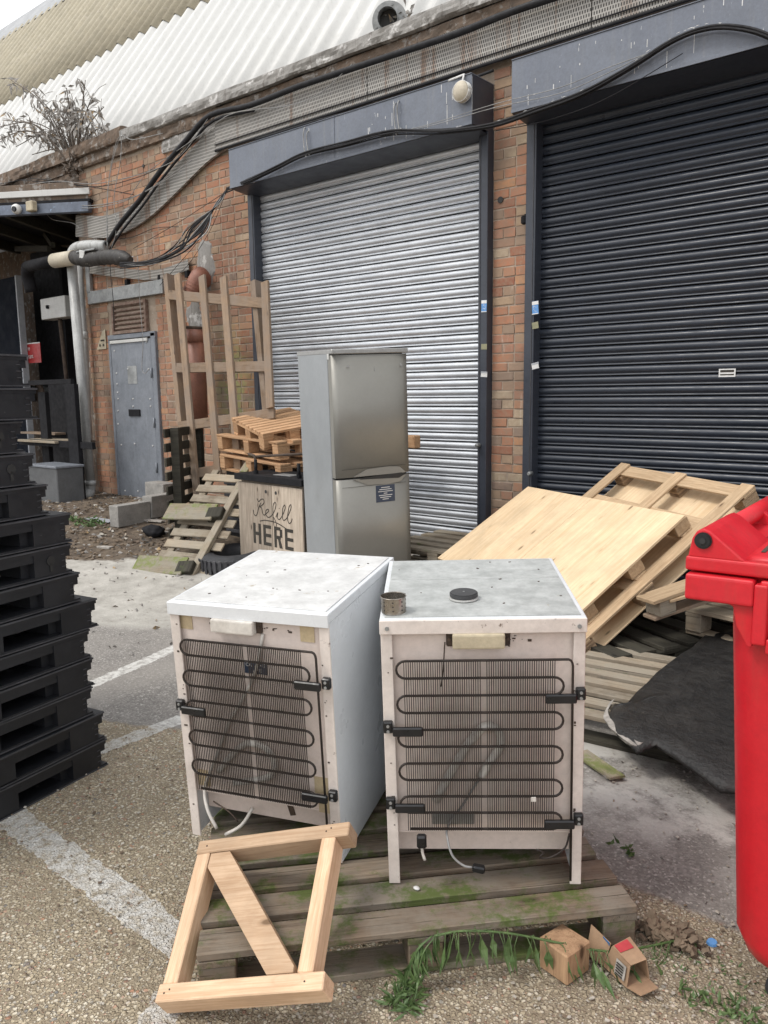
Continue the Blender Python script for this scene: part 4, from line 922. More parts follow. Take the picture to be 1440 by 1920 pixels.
# ------------------------------------------------------------------ small fridges, backs to the camera
def small_fridge(label, M, w_, d, h, var):
    t = thing('undercounter_fridge', label, 'fridge', M, 'small white fridges on the pallet'); top = 'enamel_top_grey' if var == 'R' else 'enamel_top_white'
    th = .018
    for x in (th/2, w_-th/2):
        box('side_panel', (x, d/2, (h-.035)/2), (th, d, h-.035), 'enamel', t, bev=.003)
        # rear return of the side, worn
        bx = th+.011 if x < w_/2 else w_-th-.011
        box('corner_strip', (x + (.006 if x < w_/2 else -.006), -.0035, (h-.035)/2), (.032, .006, h-.04), 'back_edge', t, bev=.0015)
    rz = .165
    box('back_panel', (w_/2, .014, (rz+h-.035)/2), (w_-2*th-.002, .008, h-.037-rz), 'back_pink', t, bev=.001)
    box('compressor_shelf', (w_/2, .045, rz-.004), (w_-2*th-.004, .066, .006), 'back_pink', t, bev=.001)
    box('compressor_panel', (w_/2, .075, .112), (w_-2*th-.004, .006, .10), 'back_pink', t, bev=.001)
    box('floor_pan', (w_/2, d/2+.12, .035), (w_-2*th-.004, d-.28, .02), 'grime', t, bev=.001)
    box('inner_body', (w_/2, d/2+.10, (h+rz)/2), (w_-2*th-.004, d-.24, h-rz-.05), 'enamel', t, bev=.001)
    box('door', (w_/2, d+.022, h/2), (w_, .042, h-.04), 'enamel', t, bev=.006)
    # top with raised rim
    box('top_panel', (w_/2, d/2+.006, h-.020), (w_+.006, d+.03, .030), 'enamel', t, bev=.004, seg=2)
    box('top_inlay', (w_/2, d/2+.006, h-.0035), (w_-.022, d-.004, .004), top, t, bev=.0008)
    box('top_band', (w_/2, -.0115, h-.026), (w_+.006, .006, .040), 'back_edge' if var == 'R' else 'enamel', t, bev=.0015)
    if var == 'R': box('top_seam', (w_/2, d*.62, h-.001), (w_-.03, .012, .003), 'enamel_top_grey', t, bev=.001)
    # condenser
    ys = -.026
    xl, xr, zt, zb_ = .040, w_-.048, h-.118, rz+.030
    nl = 11; pitch = (zt-zb_)/(nl-1); r = pitch/2; pts = []
    pts += [(w_-.033, ys, .03), (w_-.036, ys, zt-.05)]
    pts += [(w_-.036-.012*(1-math.cos(a)), ys, zt-.02+.02*math.sin(a)) for a in (.0, .5, 1., 1.57)]
    for i in range(nl):
        z = zt - i*pitch
        a, b = (xr-r-.012, xl+r) if i % 2 == 0 else (xl+r, xr-r-.012)
        pts += [(a, ys, z), (b, ys, z)]
        if i < nl-1:
            s = -1 if i % 2 == 0 else 1
            for k in range(1, 8): an = math.pi*k/8; pts.append((b + s*r*math.sin(an), ys, z - r + r*math.cos(an)))
    tube('condenser_pipe', pts, .0036, 'coil', t, 6)
    bm = bmesh.new(); x = xl+r-.004
    mid0, mid1 = w_*.49, w_*.515
    while x < xr-r-.008:
        if not (mid0 < x < mid1):
            for yy in (ys-.0036,): bbox_bm(bm, x-.00115, x+.00115, yy-.0011, yy+.0011, zb_-.003, zt+.003)
        x += .0061
    o = link('condenser_wires', meshof(bm, 'wires'), 'coil', t); o['kind'] = 'stuff'
    # brackets: (x side, z)
    for s, zf in (((1, .595), (0, .50), (0, .265), (1, .215)) if var == 'R' else ((1, .60), (0, .47), (1, .235))):
        z = h*zf/.82*1.0
        x = .012 if s == 0 else w_-.012
        sg = 1 if s == 0 else -1
        box('bracket', (x, -.016, z+.004), (.026, .018, .034), 'bracket', t, bev=.003)
        box('bracket', (x + sg*.055, -.030, z-.004), (.084, .014, .026), 'bracket', t, bev=.003)
        disc_cyl('screw', .0045, .004, 'galv', t, TR(x, -.026, z+.010) @ VERT, 8); disc_cyl('screw', .0045, .004, 'galv', t, TR(x, -.026, z-.006) @ VERT, 8)
    # junction box
    bmg = bmesh.new()
    for _ in range(46):                               # rust and dirt clinging round fixings and edges
        e_ = rng.choice(((rng.gauss(w_*.45, .07), h-.04+rng.gauss(0, .004)), (rng.uniform(.02, w_-.02), h-.045), (w_-.022+rng.gauss(0, .003), rng.uniform(.1, h-.05)), (.022+rng.gauss(0, .003), rng.uniform(.1, h-.05)), (rng.gauss(w_*.62, .03), h-.07+rng.gauss(0, .01))))
        s_ = rng.uniform(.0006, .0022); bbox_bm(bmg, -s_*rng.uniform(1, 5), s_, -.0007, .0007, -s_*rng.uniform(.6, 2.4), s_, TR(e_[0], .0085 if .03 < e_[0] < w_-.03 else -.0072, e_[1]))
    for _ in range(13):
        x_, y_ = rng.uniform(.03, w_-.03), rng.uniform(.03, d-.03); s_ = rng.uniform(.0008, .003); bbox_bm(bmg, -s_*rng.uniform(1, 3), s_, -s_, s_, 0, .0012, TR(x_, y_, h-.0014) @ RZ(rng.uniform(0, 180)))
    o = link('dirt_specks', meshof(bmg, 'specks'), 'grime', t); o['kind'] = 'stuff'
    jx = w_*.48 if var == 'R' else w_*.42
    jz = h-.066
    box('terminal_plate', (jx, .006, jz), (.175, .012, .045), 'grime', t, bev=.004)
    box('terminal_box', (jx, -.012, jz), (.142, .028, .042), 'box_cream' if var == 'R' else 'box_white', t, bev=.005, seg=2)
    for sx in (-.08, .08): disc_cyl('screw', .005, .005, 'grime', t, TR(jx+sx, -.004, jz) @ VERT, 8)
    # hose loop behind the wires, and loose leads
    if var == 'R':
        tube('drain_hose', cr([(.14, -.004, .27), (.20, -.004, .385), (.245, -.004, .46), (.285, -.004, .50), (.32, -.004, .485), (.325, -.004, .44), (.295, -.004, .39), (.27, -.004, .345)], 6), .0125, 'box_white', t, 10)
        tube('lead', cr([(.27, .0, .345), (.22, -.003, .26), (.175, -.005, .19), (.172, -.03, .165), (.185, -.05, .125), (.215, -.055, .098), (.24, -.055, .092)], 5), .0035, 'cable_grey', t, 6)
        tube('lead', cr([(.175, -.004, .75), (.172, -.004, .71), (.168, -.004, .66), (.162, -.004, .62)], 4), .002, 'grime', t, 5)
        box('plug', (.258, -.055, .088), (.035, .022, .02), 'bracket', t, RY(12), .004); box('plug', (.098, -.03, .158), (.028, .022, .04), 'bracket', t, bev=.005)
        tube('lead', cr([(.098, -.03, .14), (.100, -.032, .12), (.106, -.034, .10)], 3), .0045, 'box_white', t, 6)
        tube('lead', cr([(w_-.035, -.01, .17), (w_-.05, -.02, .13), (w_-.09, -.02, .10), (w_-.12, -.02, .10), (w_-.11, -.02, .115), (w_-.13, -.02, .125)], 4), .003, 'coil', t, 5)
        box('rating_plate', (.19, .007, .205), (.12, .003, .034), 'galv', t, bev=.001); box('tape_scrap', (.415, -.030, .29), (.014, .004, .014), 'box_white', t, bev=.001)
        for sx in (.018, w_-.018): disc_cyl('screw', .006, .004, 'galv', t, TR(sx, -.017, h-.028) @ VERT, 10)
    else:
        tube('drain_hose', cr([(.31, .005, h-.09), (.275, .002, .60), (.22, .0, .50), (.17, .0, .42), (.115, .0, .30), (.062, .0, .185), (.075, -.02, .12), (.11, -.03, .06)], 6), .0055, 'box_white', t, 8)
        tube('drain_hose', cr([(.12, .0, .25), (.17, .0, .31), (.23, .0, .36), (.29, .0, .355), (.32, .0, .31), (.30, .0, .26), (.24, .0, .235), (.17, .0, .215)], 6), .011, 'box_white', t, 10)
        tube('lead', cr([(.10, -.02, .15), (.16, -.03, .13), (.19, -.03, .10)], 4), .0025, 'grime', t, 5); tube('lead', cr([(.12, .0, .02), (.17, .02, .05), (.2, .05, .10)], 4), .006, 'box_white', t, 6)
        box('label_plate', (w_*.52, .0075, h-.205), (.075, .003, .034), 'sticker_navy', t, bev=.001)
        text('lettering', 'CA   LINE', .0155, 'white_paint', t, TR(w_*.52-.032, .0055, h-.198) @ VERT); text('lettering', '     LINE', .0155, 'white_paint', t, TR(w_*.52-.032, .0055, h-.214) @ VERT)
        for cx, cz in ((.045, h-.07), (w_-.075, h-.075), (.055, .21), (w_-.05, .185), (w_-.06, .25)): box('tape_patch', (cx, .0085, cz), (.045, .002, .055), 'tape', t, bev=0)
        box('rust_mark', (w_*.62, .070, .105), (.02, .003, .045), 'grime', t, RY(-15), .001)
    return t
small_fridge('left white fridge, back turned, with dirty white top and three black brackets', POSE((-2.036, 1.45, .142), 20.57, -.08, 4.4), .529, .569, .816, 'L')
rf_M = POSE((-1.365, 1.649, .142), 36.5, -1.0, 3.2)
small_fridge('right fridge with grey top carrying a steel ring and a black disc', rf_M, .555, .581, .823, 'R')
# things on the right fridge
def onfr(u, v, z=.823): return rf_M @ Vector((u, v, z))
ring = thing('perforated_steel_ring', 'shiny perforated steel ring on the near left corner of the grey fridge top', 'ring', rf_M @ TR(.035, .045, .823))
bm = bmesh.new(); n = 32
for rr, s in ((.0345, 1), (.0330, -1)):
    vv = [[bm.verts.new((rr*math.cos(2*math.pi*k/n), rr*math.sin(2*math.pi*k/n), z)) for k in range(n)] for z in (0.001, .046)]
    for k in range(n):
        f = (vv[0][k], vv[0][(k+1) % n], vv[1][(k+1) % n], vv[1][k]); bm.faces.new(f if s > 0 else f[::-1])
link('band', meshof(bm, 'band'), 'steel_ring', ring, None, True)
tube('rim', [(.035*math.cos(a*.2), .035*math.sin(a*.2), .046) for a in range(33)], .0016, 'steel_ring', ring, 5)
for k in range(24): 
    a = 2*math.pi*(k//3)/8; disc_cyl('hole', .0022, .0012, 'seal_dark', ring, RZ(math.degrees(a)) @ TR(.0347, 0, .012+.012*(k % 3)) @ RY(90), 8)
dk = thing('black_disc_lid', 'flat round black plastic lid in the middle of the grey fridge top', 'lid', rf_M @ TR(.235, .155, .8235))
disc_cyl('base', .0425, .005, 'white_box', dk, TR(0, 0, .003), 32); disc_cyl('cap', .041, .014, 'lid_disc', dk, TR(0, 0, .0125), 36, .003)
disc_cyl('boss', .003, .002, 'galv', dk, TR(0, 0, .020), 10)

# ------------------------------------------------------------------ timber frame leaning on the pallet
fm = POSE((-1.596, 1.026, .005), 26.93, -13.99, 28.49)
tf = thing('square_timber_trestle', 'square frame of new timber with a diagonal brace leaning on the pallet front', 'frame', fm)
fw, fh, ft, mw = .458, .441, .068, .044
box('rail', (fw/2, mw/2, ft/2), (fw, mw, ft), 'timber_fresh', tf, bev=.003); box('rail', (fw/2+.008, fh-mw/2, ft/2), (fw+.02, mw-.002, ft), 'timber_fresh', tf, bev=.003)
box('stile', (.026, fh/2, ft/2), (fh-2*mw+.003, .042, ft-.003), 'timber_fresh', tf, RZ(91), .003); box('stile', (fw-.048, fh/2+.001, ft/2), (fh-2*mw+.003, .042, ft-.003), 'timber_fresh', tf, RZ(88), .003)
prism('brace', [(.049, fh-.046), (.049, fh-.088), (.300, .046), (.372, .046), (.372, .062), (.110, fh-.046)], -ft+.002, -.022, 'timber_fresh', tf, Matrix.Rotation(RD(-90), 4, 'X') @ Matrix.Scale(1, 4), .002)

for x, y in ((.022, .020), (.035, .028), (fw-.05, .022), (.03, fh-.022), (fw-.05, fh-.024), (fw-.036, fh-.016)): disc_cyl('nail', .0022, .002, 'grime', tf, TR(x, y, ft+.0005), 8)
# ------------------------------------------------------------------ tall fridge freezer
tm = POSE((-3.871, 4.143, .10), 66.0, -1.81, 1.46)
tfz = thing('fridge_freezer', 'tall silver grey fridge freezer standing before the silver shutter', 'fridge freezer', tm)
fw, fd, fh = .60, .65, 1.779
box('cabinet', (fw/2, fd/2+.03, fh/2-.012), (fw, fd-.06, fh-.03), 'fridge_side', tfz, bev=.004)
def bowed(name, z0, z1, mat):
    bm = bmesh.new(); n = 14; rows = []
    for i in range(n+1):
        t_ = i/n; x = .002 + (fw-.004)*t_; y = -.004 - .022*(1-(2*t_-1)**6) ; rows.append((x, y))
    A = [bm.verts.new((x, y, z0)) for x, y in rows]; B = [bm.verts.new((x, y, z1)) for x, y in rows]
    C = [bm.verts.new((x, .052, z0)) for x, y in rows]; D = [bm.verts.new((x, .052, z1)) for x, y in rows]
    for i in range(n):
        for q in ((A[i], A[i+1], B[i+1], B[i]), (B[i], B[i+1], D[i+1], D[i]), (A[i+1], A[i], C[i], C[i+1])): f = bm.faces.new(q); f.smooth = q[0] == A[i] and q[1] == A[i+1]
    bm.faces.new((A[0], B[0], D[0], C[0])); bm.faces.new((A[n], C[n], D[n], B[n]))
    return link(name, meshof(bm, name), mat, tfz)
zs = 1.779-.86*1.08
zs = .86
du = bowed('upper_door', zs+.010, fh-.042, 'fridge_steel'); dl_ = bowed('lower_door', .06, zs-.004, 'fridge_steel')
box('top_cap', (fw/2, fd/2-.01, fh-.018), (fw+.004, fd+.04, .034), 'fridge_trim', tfz, bev=.006)
box('door_gap', (fw/2, .04, zs+.003), (fw-.02, .03, .016), 'seal_dark', tfz, bev=0)
# scooped grips
def grip(z0, sgn, mat, par):
    poly = [(.13, 0), (.24, .048*sgn), (.42, .056*sgn), (.51, .046*sgn), (.56, 0)]
    return prism('grip', [(x, z0+z) for x, z in poly], -.0295, -.024, mat, par)
grip(zs+.012, 1, 'fridge_steel', tfz); grip(zs-.006, -1, 'fridge_steel', tfz)
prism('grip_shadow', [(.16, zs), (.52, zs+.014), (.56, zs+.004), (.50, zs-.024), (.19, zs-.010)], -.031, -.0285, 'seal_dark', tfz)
for z in (zs+.07, zs-.06): box('door_line', (fw/2, -.0268, z), (fw*.86, .001, .002), 'seal_dark', tfz, bev=0)
lab = box('service_label', (.385, -.0275, zs-.13), (.155, .0015, .125), 'sticker_navy', tfz, bev=0)
for k, ww in enumerate((.07, .10, .12, .03, .11, .09, .05)): box('print_line', (.385, -.0285, zs-.085-.0145*k), (ww, .001, .005), 'white_paint', tfz, bev=0)
for x in (.12, .54): disc_cyl('screw_cap', .010, .002, 'fridge_trim', tfz, TR(x, -.027, fh-.12) @ VERT, 12)
text('badge', 'i', .05, 'fridge_trim', tfz, TR(.32, -.0275, fh-.16) @ VERT)
box('side_label', (-.001, .04, fh-.05), (.0015, .035, .04), 'white_box', tfz, bev=0)
box('plinth', (fw/2, .06, .03), (fw-.02, .05, .05), 'seal_dark', tfz)

# ------------------------------------------------------------------ refill cabinet
cx0, cy0, ch = -5.42, 4.52, .894
cbm = TR(cx0, cy0, 0) @ RZ(-6)
rc = thing('refill_cabinet', 'plywood cabinet lettered Refill HERE with a black worktop and black pipe rail', 'cabinet', cbm)
cw, cdp = .91, .40
box('carcass', (cw/2, cdp/2+.02, ch/2-.02), (cw, cdp-.02, ch-.06), 'cabinet_ply', rc, bev=.003)
SPL = .492
for k, (u0, u1) in enumerate(((0, SPL), (SPL, cw))):
    box('door', ((u0+u1)/2, .0, ch/2-.03), (ch-.09, .018, u1-u0-.006), 'cabinet_ply', rc, RY(90), bev=.002)
    disc_cyl('finger_hole', .015, .002, 'seal_dark', rc, TR(SPL + (-.075 if k == 0 else .065), -.0095, ch-.135) @ VERT, 16)
prism('worktop', [(-.02, 0), (cw+.02, 0), (cw+.02, .055), (-.02, .055)], -.03, cdp, 'black_matt', rc, TR(0, 0, ch-.055), .004)
zc = .515
sx = .30/.63
def letter_boxes(s, x, z, w_, h, st, par):
    B = lambda a, b, c, d: box('lettering', ((a+b)/2, -.0102, (c+d)/2), (b-a, .0012, d-c), 'ink', par, bev=0)
    if s == 'H': B(x, x+st, z, z+h); B(x+w_-st, x+w_, z, z+h); B(x+st, x+w_-st, z+h*.42, z+h*.58)
    if s == 'E': B(x, x+st, z, z+h); [B(x+st, x+w_, z+h*f, z+h*(f+.16)) for f in (0, .42, .84)]
    if s == 'R':
        B(x, x+st, z, z+h); B(x+st, x+w_*.8, z+h*.84, z+h); B(x+st, x+w_*.8, z+h*.42, z+h*.58); B(x+w_-st, x+w_, z+h*.52, z+h*.9)
        prism('lettering', [(x+w_*.45, z+h*.42), (x+w_*.75, z+h*.42), (x+w_, z), (x+w_-st*1.2, z)], -.0108, -.0096, 'ink', par)
for i, c in enumerate('HERE'): letter_boxes(c, .215 + i*.148 + (.006 if i > 1 else 0), .295, .112, .178, .034, rc)
def stroke(pts, wd=.0085):
    P = cr([(x, -.0108, z) for x, z in pts], 6); bm = bmesh.new(); prev = None
    sweep(bm, P, wd/2, 6)
    for v in bm.verts: v.co.y = -.0108 + (v.co.y+.0108)*.25
    link('lettering', meshof(bm, 'stroke'), 'ink', rc)
X = lambda a: .215 + (a-385)/(1130-385)*.570
Z = lambda b: .690 - (b-700)*.000520
for st in ([(480, 700), (500, 740), (520, 740), (560, 700), (600, 700), (610, 750), (570, 800), (530, 830), (560, 850), (575, 920), (600, 960), (640, 930), (690, 880), (680, 850), (640, 880), (640, 950), (680, 985), (730, 960)],
           [(550, 760), (500, 860), (480, 930), (450, 990), (410, 970), (400, 900)],
           [(730, 960), (790, 880), (830, 760), (810, 720), (775, 790), (770, 950), (780, 1100), (800, 1140), (825, 1080), (800, 1000), (780, 970)],
           [(820, 960), (860, 880), (850, 960), (880, 990), (930, 930), (990, 800), (985, 740), (950, 800), (940, 940), (960, 990), (1020, 940), (1090, 790), (1095, 720), (1060, 770), (1030, 930), (1050, 1020), (1090, 1000), (1110, 940)],
           [(885, 805), (888, 815)], [(520, 1070), (600, 1045), (700, 1040), (800, 1045), (900, 1075), (1000, 1120), (1080, 1150)]):
    stroke([(X(a), Z(b)) for a, b in st])
# pipe rail
for xx in (.20, .80): tube('rail_post', [(xx, .05, ch), (xx, .05, ch+.12)], .014, 'black_matt', rc, 10); disc_cyl('rail_flange', .022, .03, 'black_matt', rc, TR(xx, .05, ch+.015), 14)
tube('rail_pipe', cr([(.20, .05, ch+.11), (.19, .05, ch+.145), (.16, .06, ch+.155), (.03, .10, ch+.16)], 4), .012, 'grime', rc, 10)
tube('rail_pipe', [(.12, .12, ch+.14), (.86, .22, ch+.20)], .012, 'grime', rc, 10)
box('worktop_hatch', (.52, .14, ch+.002), (.22, .12, .004), 'galv', rc, RZ(4), .001)

# ------------------------------------------------------------------ stack of orange pallets behind the cabinet
py = 4.95
sx0 = ony(436, 783, py-.02)
z_top = sx0.z
pm = []
def frame_of(o, ex, ey):
    ex = Vector(ex).normalized(); ey = Vector(ey); ey = (ey - ex*ey.dot(ex)).normalized(); ez = ex.cross(ey)
    return Matrix(((ex.x, ey.x, ez.x, o.x), (ex.y, ey.y, ez.y, o.y), (ex.z, ey.z, ez.z, o.z), (0, 0, 0, 1)))
o1 = ony(434, 783, 5.0); M1 = frame_of(o1, (.36, .93, .145), (-.94, .30, .155)) @ TR(0, -.80, -.158)
pallet('wooden_pallet', 'orange pallet of narrow boards, tilted on top of the pile behind the Refill cabinet', M1, .62, .80, 9, .068, 'timber_orange', 'timber_orange', .158, 'pallets in the yard', jit=.002)
o2 = ony(406, 814, 4.99); M2_ = frame_of(o2, (.975, -.20, -.03), (.2, .97, .06)) @ TR(0, 0, -.165)
pallet('wooden_pallet', 'second orange pallet from the top of the pile behind the cabinet', M2_, 1.15, .60, 4, .11, 'timber_orange', 'timber_orange', .165, 'pallets in the yard', jit=.003)
o3 = ony(411, 851, 4.98); M3_ = frame_of(o3, (.975, -.20, -.03), (.2, .97, .03)) @ TR(0, 0, -.16)
pallet('wooden_pallet', 'lowest orange pallet of the pile, just above the black crates', M3_, 1.15, .60, 4, .11, 'timber_orange', 'timber_orange', .16, 'pallets in the yard', jit=.003)
# packing below: black crate and tyre
bc = thing('black_crate', 'black slotted plastic crate stood under the orange pallets', 'crate', TR(sx0.x-.22, 5.05, .15))
zt = z_top-.16-.33-.15
box('case', (.6, .3, zt/2), (1.3, .62, zt-.02), 'black_plastic', bc, bev=.01)
for k in range(5): box('rib', (.6, -.022, .08+k*(zt-.12)/5), (1.32, .03, .03), 'black_edge', bc, bev=.003)
box('shelf_plank', (.55, -.1, zt*.55), (1.1, .1, .02), 'timber_orange', bc)
def torus(name, R_, r_, mat, par, M, n=36, m=12, sq=1.):
    bm = bmesh.new(); rings = []
    for i in range(n):
        a = 2*math.pi*i/n; rings.append([bm.verts.new(((R_+r_*math.cos(b))*math.cos(a), (R_+r_*math.cos(b))*math.sin(a), r_*sq*math.sin(b))) for b in (2*math.pi*j/m for j in range(m))])
    for i in range(n):
        for j in range(m): f = bm.faces.new((rings[i][j], rings[(i+1) % n][j], rings[(i+1) % n][(j+1) % m], rings[i][(j+1) % m])); f.smooth = True
    return link(name, meshof(bm, name), mat, par, M)
g0 = ong(430, 1055)
ty = thing('car_tyre', 'worn dark car tyre lying beside the broken pallet', 'tyre', TR(-5.42, 4.45, .13) @ RX(4))
torus('carcass', .235, .095, 'tyre', ty, None, sq=.95)
for k in range(40): a = k*9; box('tread_block', (.328*math.cos(RD(a)), .328*math.sin(RD(a)), 0), (.012, .03, .13), 'black_edge', ty, RZ(a), .002)

# ------------------------------------------------------------------ tall upright timber rack
rk = thing('timber_rack', 'tall open timber frame of slats and battens standing against the brick wall', 'frame')
RKn = Vector((0, math.cos(RD(8)), -math.sin(RD(8)))); RK0 = Vector((-6.5, 4.95, .2))
def rkbar(name, a, b, wd, th, off, mat='timber_rack'):
    p0, p1 = onpl(*a, RK0 + RKn*off, RKn), onpl(*b, RK0 + RKn*off, RKn); d = p1-p0; L_ = d.length; xx = d.normalized(); zz = -RKn; yy = zz.cross(xx).normalized()
    M = Matrix(((xx.x, yy.x, zz.x, 0), (xx.y, yy.y, zz.y, 0), (xx.z, yy.z, zz.z, 0), (0, 0, 0, 1)))
    return box(name, tuple((p0+p1)/2), (L_, wd, th), mat, rk, M, .003)
for a, b in (((333, 514), (372, 958)), ((379, 517), (410, 900)), ((419, 519), (449, 905)), ((497, 528), (507, 765))): rkbar('slat', a, b, .095, .03, 0)
for a, b in (((316, 516), (361, 975)), ((480, 528), (506, 800))): rkbar('post', a, b, .07, .10, .09)
for a, b in (((318, 553), (500, 569)), ((332, 690), (504, 687)), ((335, 800), (515, 775)), ((342, 892), (470, 870))): rkbar('batten', a, b, .10, .03, .03)
# ------------------------------------------------------------------ dark green-stained pallet on its edge
de = thing('dark_pallet', 'dark mossy pallet stood on edge beside the concrete blocks', 'pallet', None, 'pallets in the yard')
e0, e1 = onz(332, 1005, .18), ony(333, 805, onz(332, 1005, .18).y)
X0, Y0 = e0.x, e0.y
MD = RZ(33)
for dy in (0., .62): box('runner', tuple(Vector((X0+.07, Y0, (.15+e1.z)/2)) + MD.to_3x3() @ Vector((0, dy, 0))), (.085, .10, e1.z-.12), 'timber_dark', de, MD)
for k in range(8): box('deck_board', tuple(Vector((X0+.07, Y0, .235+k*(e1.z-.27)/7)) + MD.to_3x3() @ Vector((-.065, .29, 0))), (.022, .86, .085), 'timber_dark', de, MD, .003)
# ------------------------------------------------------------------ broken ladder-like pallet leaning on the pile
lp0 = Vector((ong(352, 1085).x, ong(352, 1085).y, 0)); 
Yl = lp0.y
bk = thing('broken_pallet', 'broken ladder like pallet with mossy end boards leaning against the pile by the cabinet', 'pallet', None, 'pallets in the yard')
a_, b_ = onz(357, 1080, .03), None
# stringer in a vertical plane through the foot, rising to the right and back
foot_ = onz(357, 1082, .03); topY = foot_.y + .75; top_ = ony(505, 812+5, topY) if 0 else None
u_ = Vector((-math.cos(RD(14)), -math.sin(RD(14)), 0)); d = ray(449, 912)
topp = CAM + d*((foot_-CAM).dot(u_)/d.dot(u_))
sd_ = (topp-foot_); SL = sd_.length*1.22; xx = sd_.normalized(); side = (u_ - xx*u_.dot(xx)).normalized(); nn = xx.cross(side)
if nn.z < 0: nn = -nn
BM = Matrix(((xx.x, side.x, nn.x, foot_.x), (xx.y, side.y, nn.y, foot_.y), (xx.z, side.z, nn.z, foot_.z), (0, 0, 0, 1)))
bk.matrix_world = BM
box('stringer', (SL/2, 0, .0), (SL, .075, .045), 'timber_grey', bk, bev=.004)
box('stringer', (SL/2+.04, .42, -.06), (SL*.95, .075, .03), 'timber_grey', bk, bev=.004)
for k in range(9):
    s_ = .09 + k*(SL-.12)/8.6
    box('slat', (s_, .18, -.036), (.64, .085, .018), 'timber_grey', bk, RZ(90+rng.uniform(-2, 2)), .003)
for s_, c_ in ((.05, .30), (SL*.52, .30)):
    box('mossy_board', (s_, c_+.03, .06), (.54, .185, .022), 'timber_moss', bk, RZ(93), .004)
    box('mossy_block', (s_+.01, .06, .03), (.12, .16, .085), 'timber_dark', bk, RZ(8), .006)
bp2 = box('mossy_block', (SL*1.02, .0, .02), (.22, .09, .06), 'timber_moss', bk, RZ(-5), .005)

# ------------------------------------------------------------------ concrete blocks
def cblock(label, c, yaw, s=(.44, .14, .215)):
    t = thing('concrete_block', label, 'block', TR(*c) @ RZ(yaw), 'grey concrete blocks by the door')
    me = boxmesh(s[0], s[1], s[2], .008, .004, 2); m2 = me.copy(); m2.materials.append(MATS['concrete_block']); link('body', m2, None, t, TR(0, 0, s[2]/2))
p0 = ong(222, 992); p1 = ong(284, 974); p2 = ong(322, 962)
yw = math.degrees(math.atan2(p1.y-p0.y, p1.x-p0.x))
sz = (Vector((p1.x-p0.x, p1.y-p0.y)).length)
dn = Vector((math.cos(RD(yw)), math.sin(RD(yw)), 0)); nb_ = Vector((-dn.y, dn.x, 0))
for k, lb in enumerate(('left grey concrete block in the line in front of the steel door', 'right grey concrete block in the line, touching the dark pallet')):
    c = p0 + dn*(sz*(k+.5)) + nb_*.07; cblock(lb, (c.x, c.y, gz(c.x, c.y)-.01), yw+k*2, (sz-.01, .14, .225 if k == 0 else .24))
c = ony(303, 925, W-.22); cblock('grey concrete block standing against the foot of the steel door frame', (c.x, c.y, gz(c.x, c.y)), -3, (.40, .2, .27))

# ------------------------------------------------------------------ black plastic pallets, stacked
def plastic_parts():
    P = {}
    def mk(f):
        bm = bmesh.new(); f(bm); return meshof(bm, 'pl')
    def deck(bm):
        for (a, b, c, d) in ((0, 1.2, 0, .05), (0, 1.2, .95, 1.0), (0, .05, .05, .95), (1.15, 1.2, .05, .95)): bbox_bm(bm, a, b, c, d, .098, .120)
        for k in range(9): bbox_bm(bm, .05, 1.15, .11+k*.095, .135+k*.095, .101, .118)
        for k in range(11): bbox_bm(bm, .13+k*.094, .15+k*.094, .05, .95, .1, .116)
        bbox_bm(bm, .004, 1.196, .004, .02, .070, .098); bbox_bm(bm, .004, .02, .02, .98, .070, .098)
    def lip(bm): bbox_bm(bm, -.006, 1.206, -.006, 1.006, .113, .119)
    def block(bm):
        bbox_bm(bm, 0, .26, 0, .21, .012, .099); bmesh.ops.bevel(bm, geom=[e for e in bm.edges if abs(e.verts[0].co.z-e.verts[1].co.z) > .05], offset=.035, segments=4, affect='EDGES')
    def mid(bm): bbox_bm(bm, 0, .15, 0, .14, .012, .099)
    def skid(bm):
        for c in (0, .43, .86): bbox_bm(bm, 0, 1.2, c, c+.14, 0, .012)
        for c in (0, 1.06): bbox_bm(bm, c, c+.14, .14, .86, 0.0005, .0115)
    def rim(bm):  # lighter strips: painted highlight where the deck edges catch the sky
        for (a, b, c, d) in ((-.004, 1.204, -.004, .0), (-.004, .0, .0, 1.0), (-.004, 1.204, 1.0, 1.004), (1.2, 1.204, .0, 1.0)): bbox_bm(bm, a, b, c, d, .112, .1185); bbox_bm(bm, a, b, c, d, .001, .005)
    def rib(bm):
        bbox_bm(bm, -.003, .12, -.003, .05, 0, .003); bmesh.ops.bevel(bm, geom=[e for e in bm.edges if abs(e.verts[0].co.z-e.verts[1].co.z) > .002 and e.verts[0].co.x < 0 and e.verts[0].co.y < 0], offset=.036, segments=4, affect='EDGES')
    for k, f in (('deck', deck), ('block', block), ('mid', mid), ('skid', skid), ('rib', rib), ('rim', rim)):
        P[k] = mk(f); P[k].materials.append(MATS['black_edge' if k in ('rib', 'rim') else 'black_plastic'])
    return P
PP = plastic_parts()
corner = [(201, 1431), (196, 1380), (175, 1335), (176, 1284), (170, 1234), (183, 1174), (151, 1124), (136, 1073), (135, 1018), (91, 958), (67, 908), (45, 853), (72, 791), (55, 733)]
ordn = ['bottom', 'second', 'third', 'fourth', 'fifth', 'sixth', 'seventh', 'eighth', 'ninth', 'tenth', 'eleventh', 'twelfth', 'thirteenth', 'topmost']
prevc = None
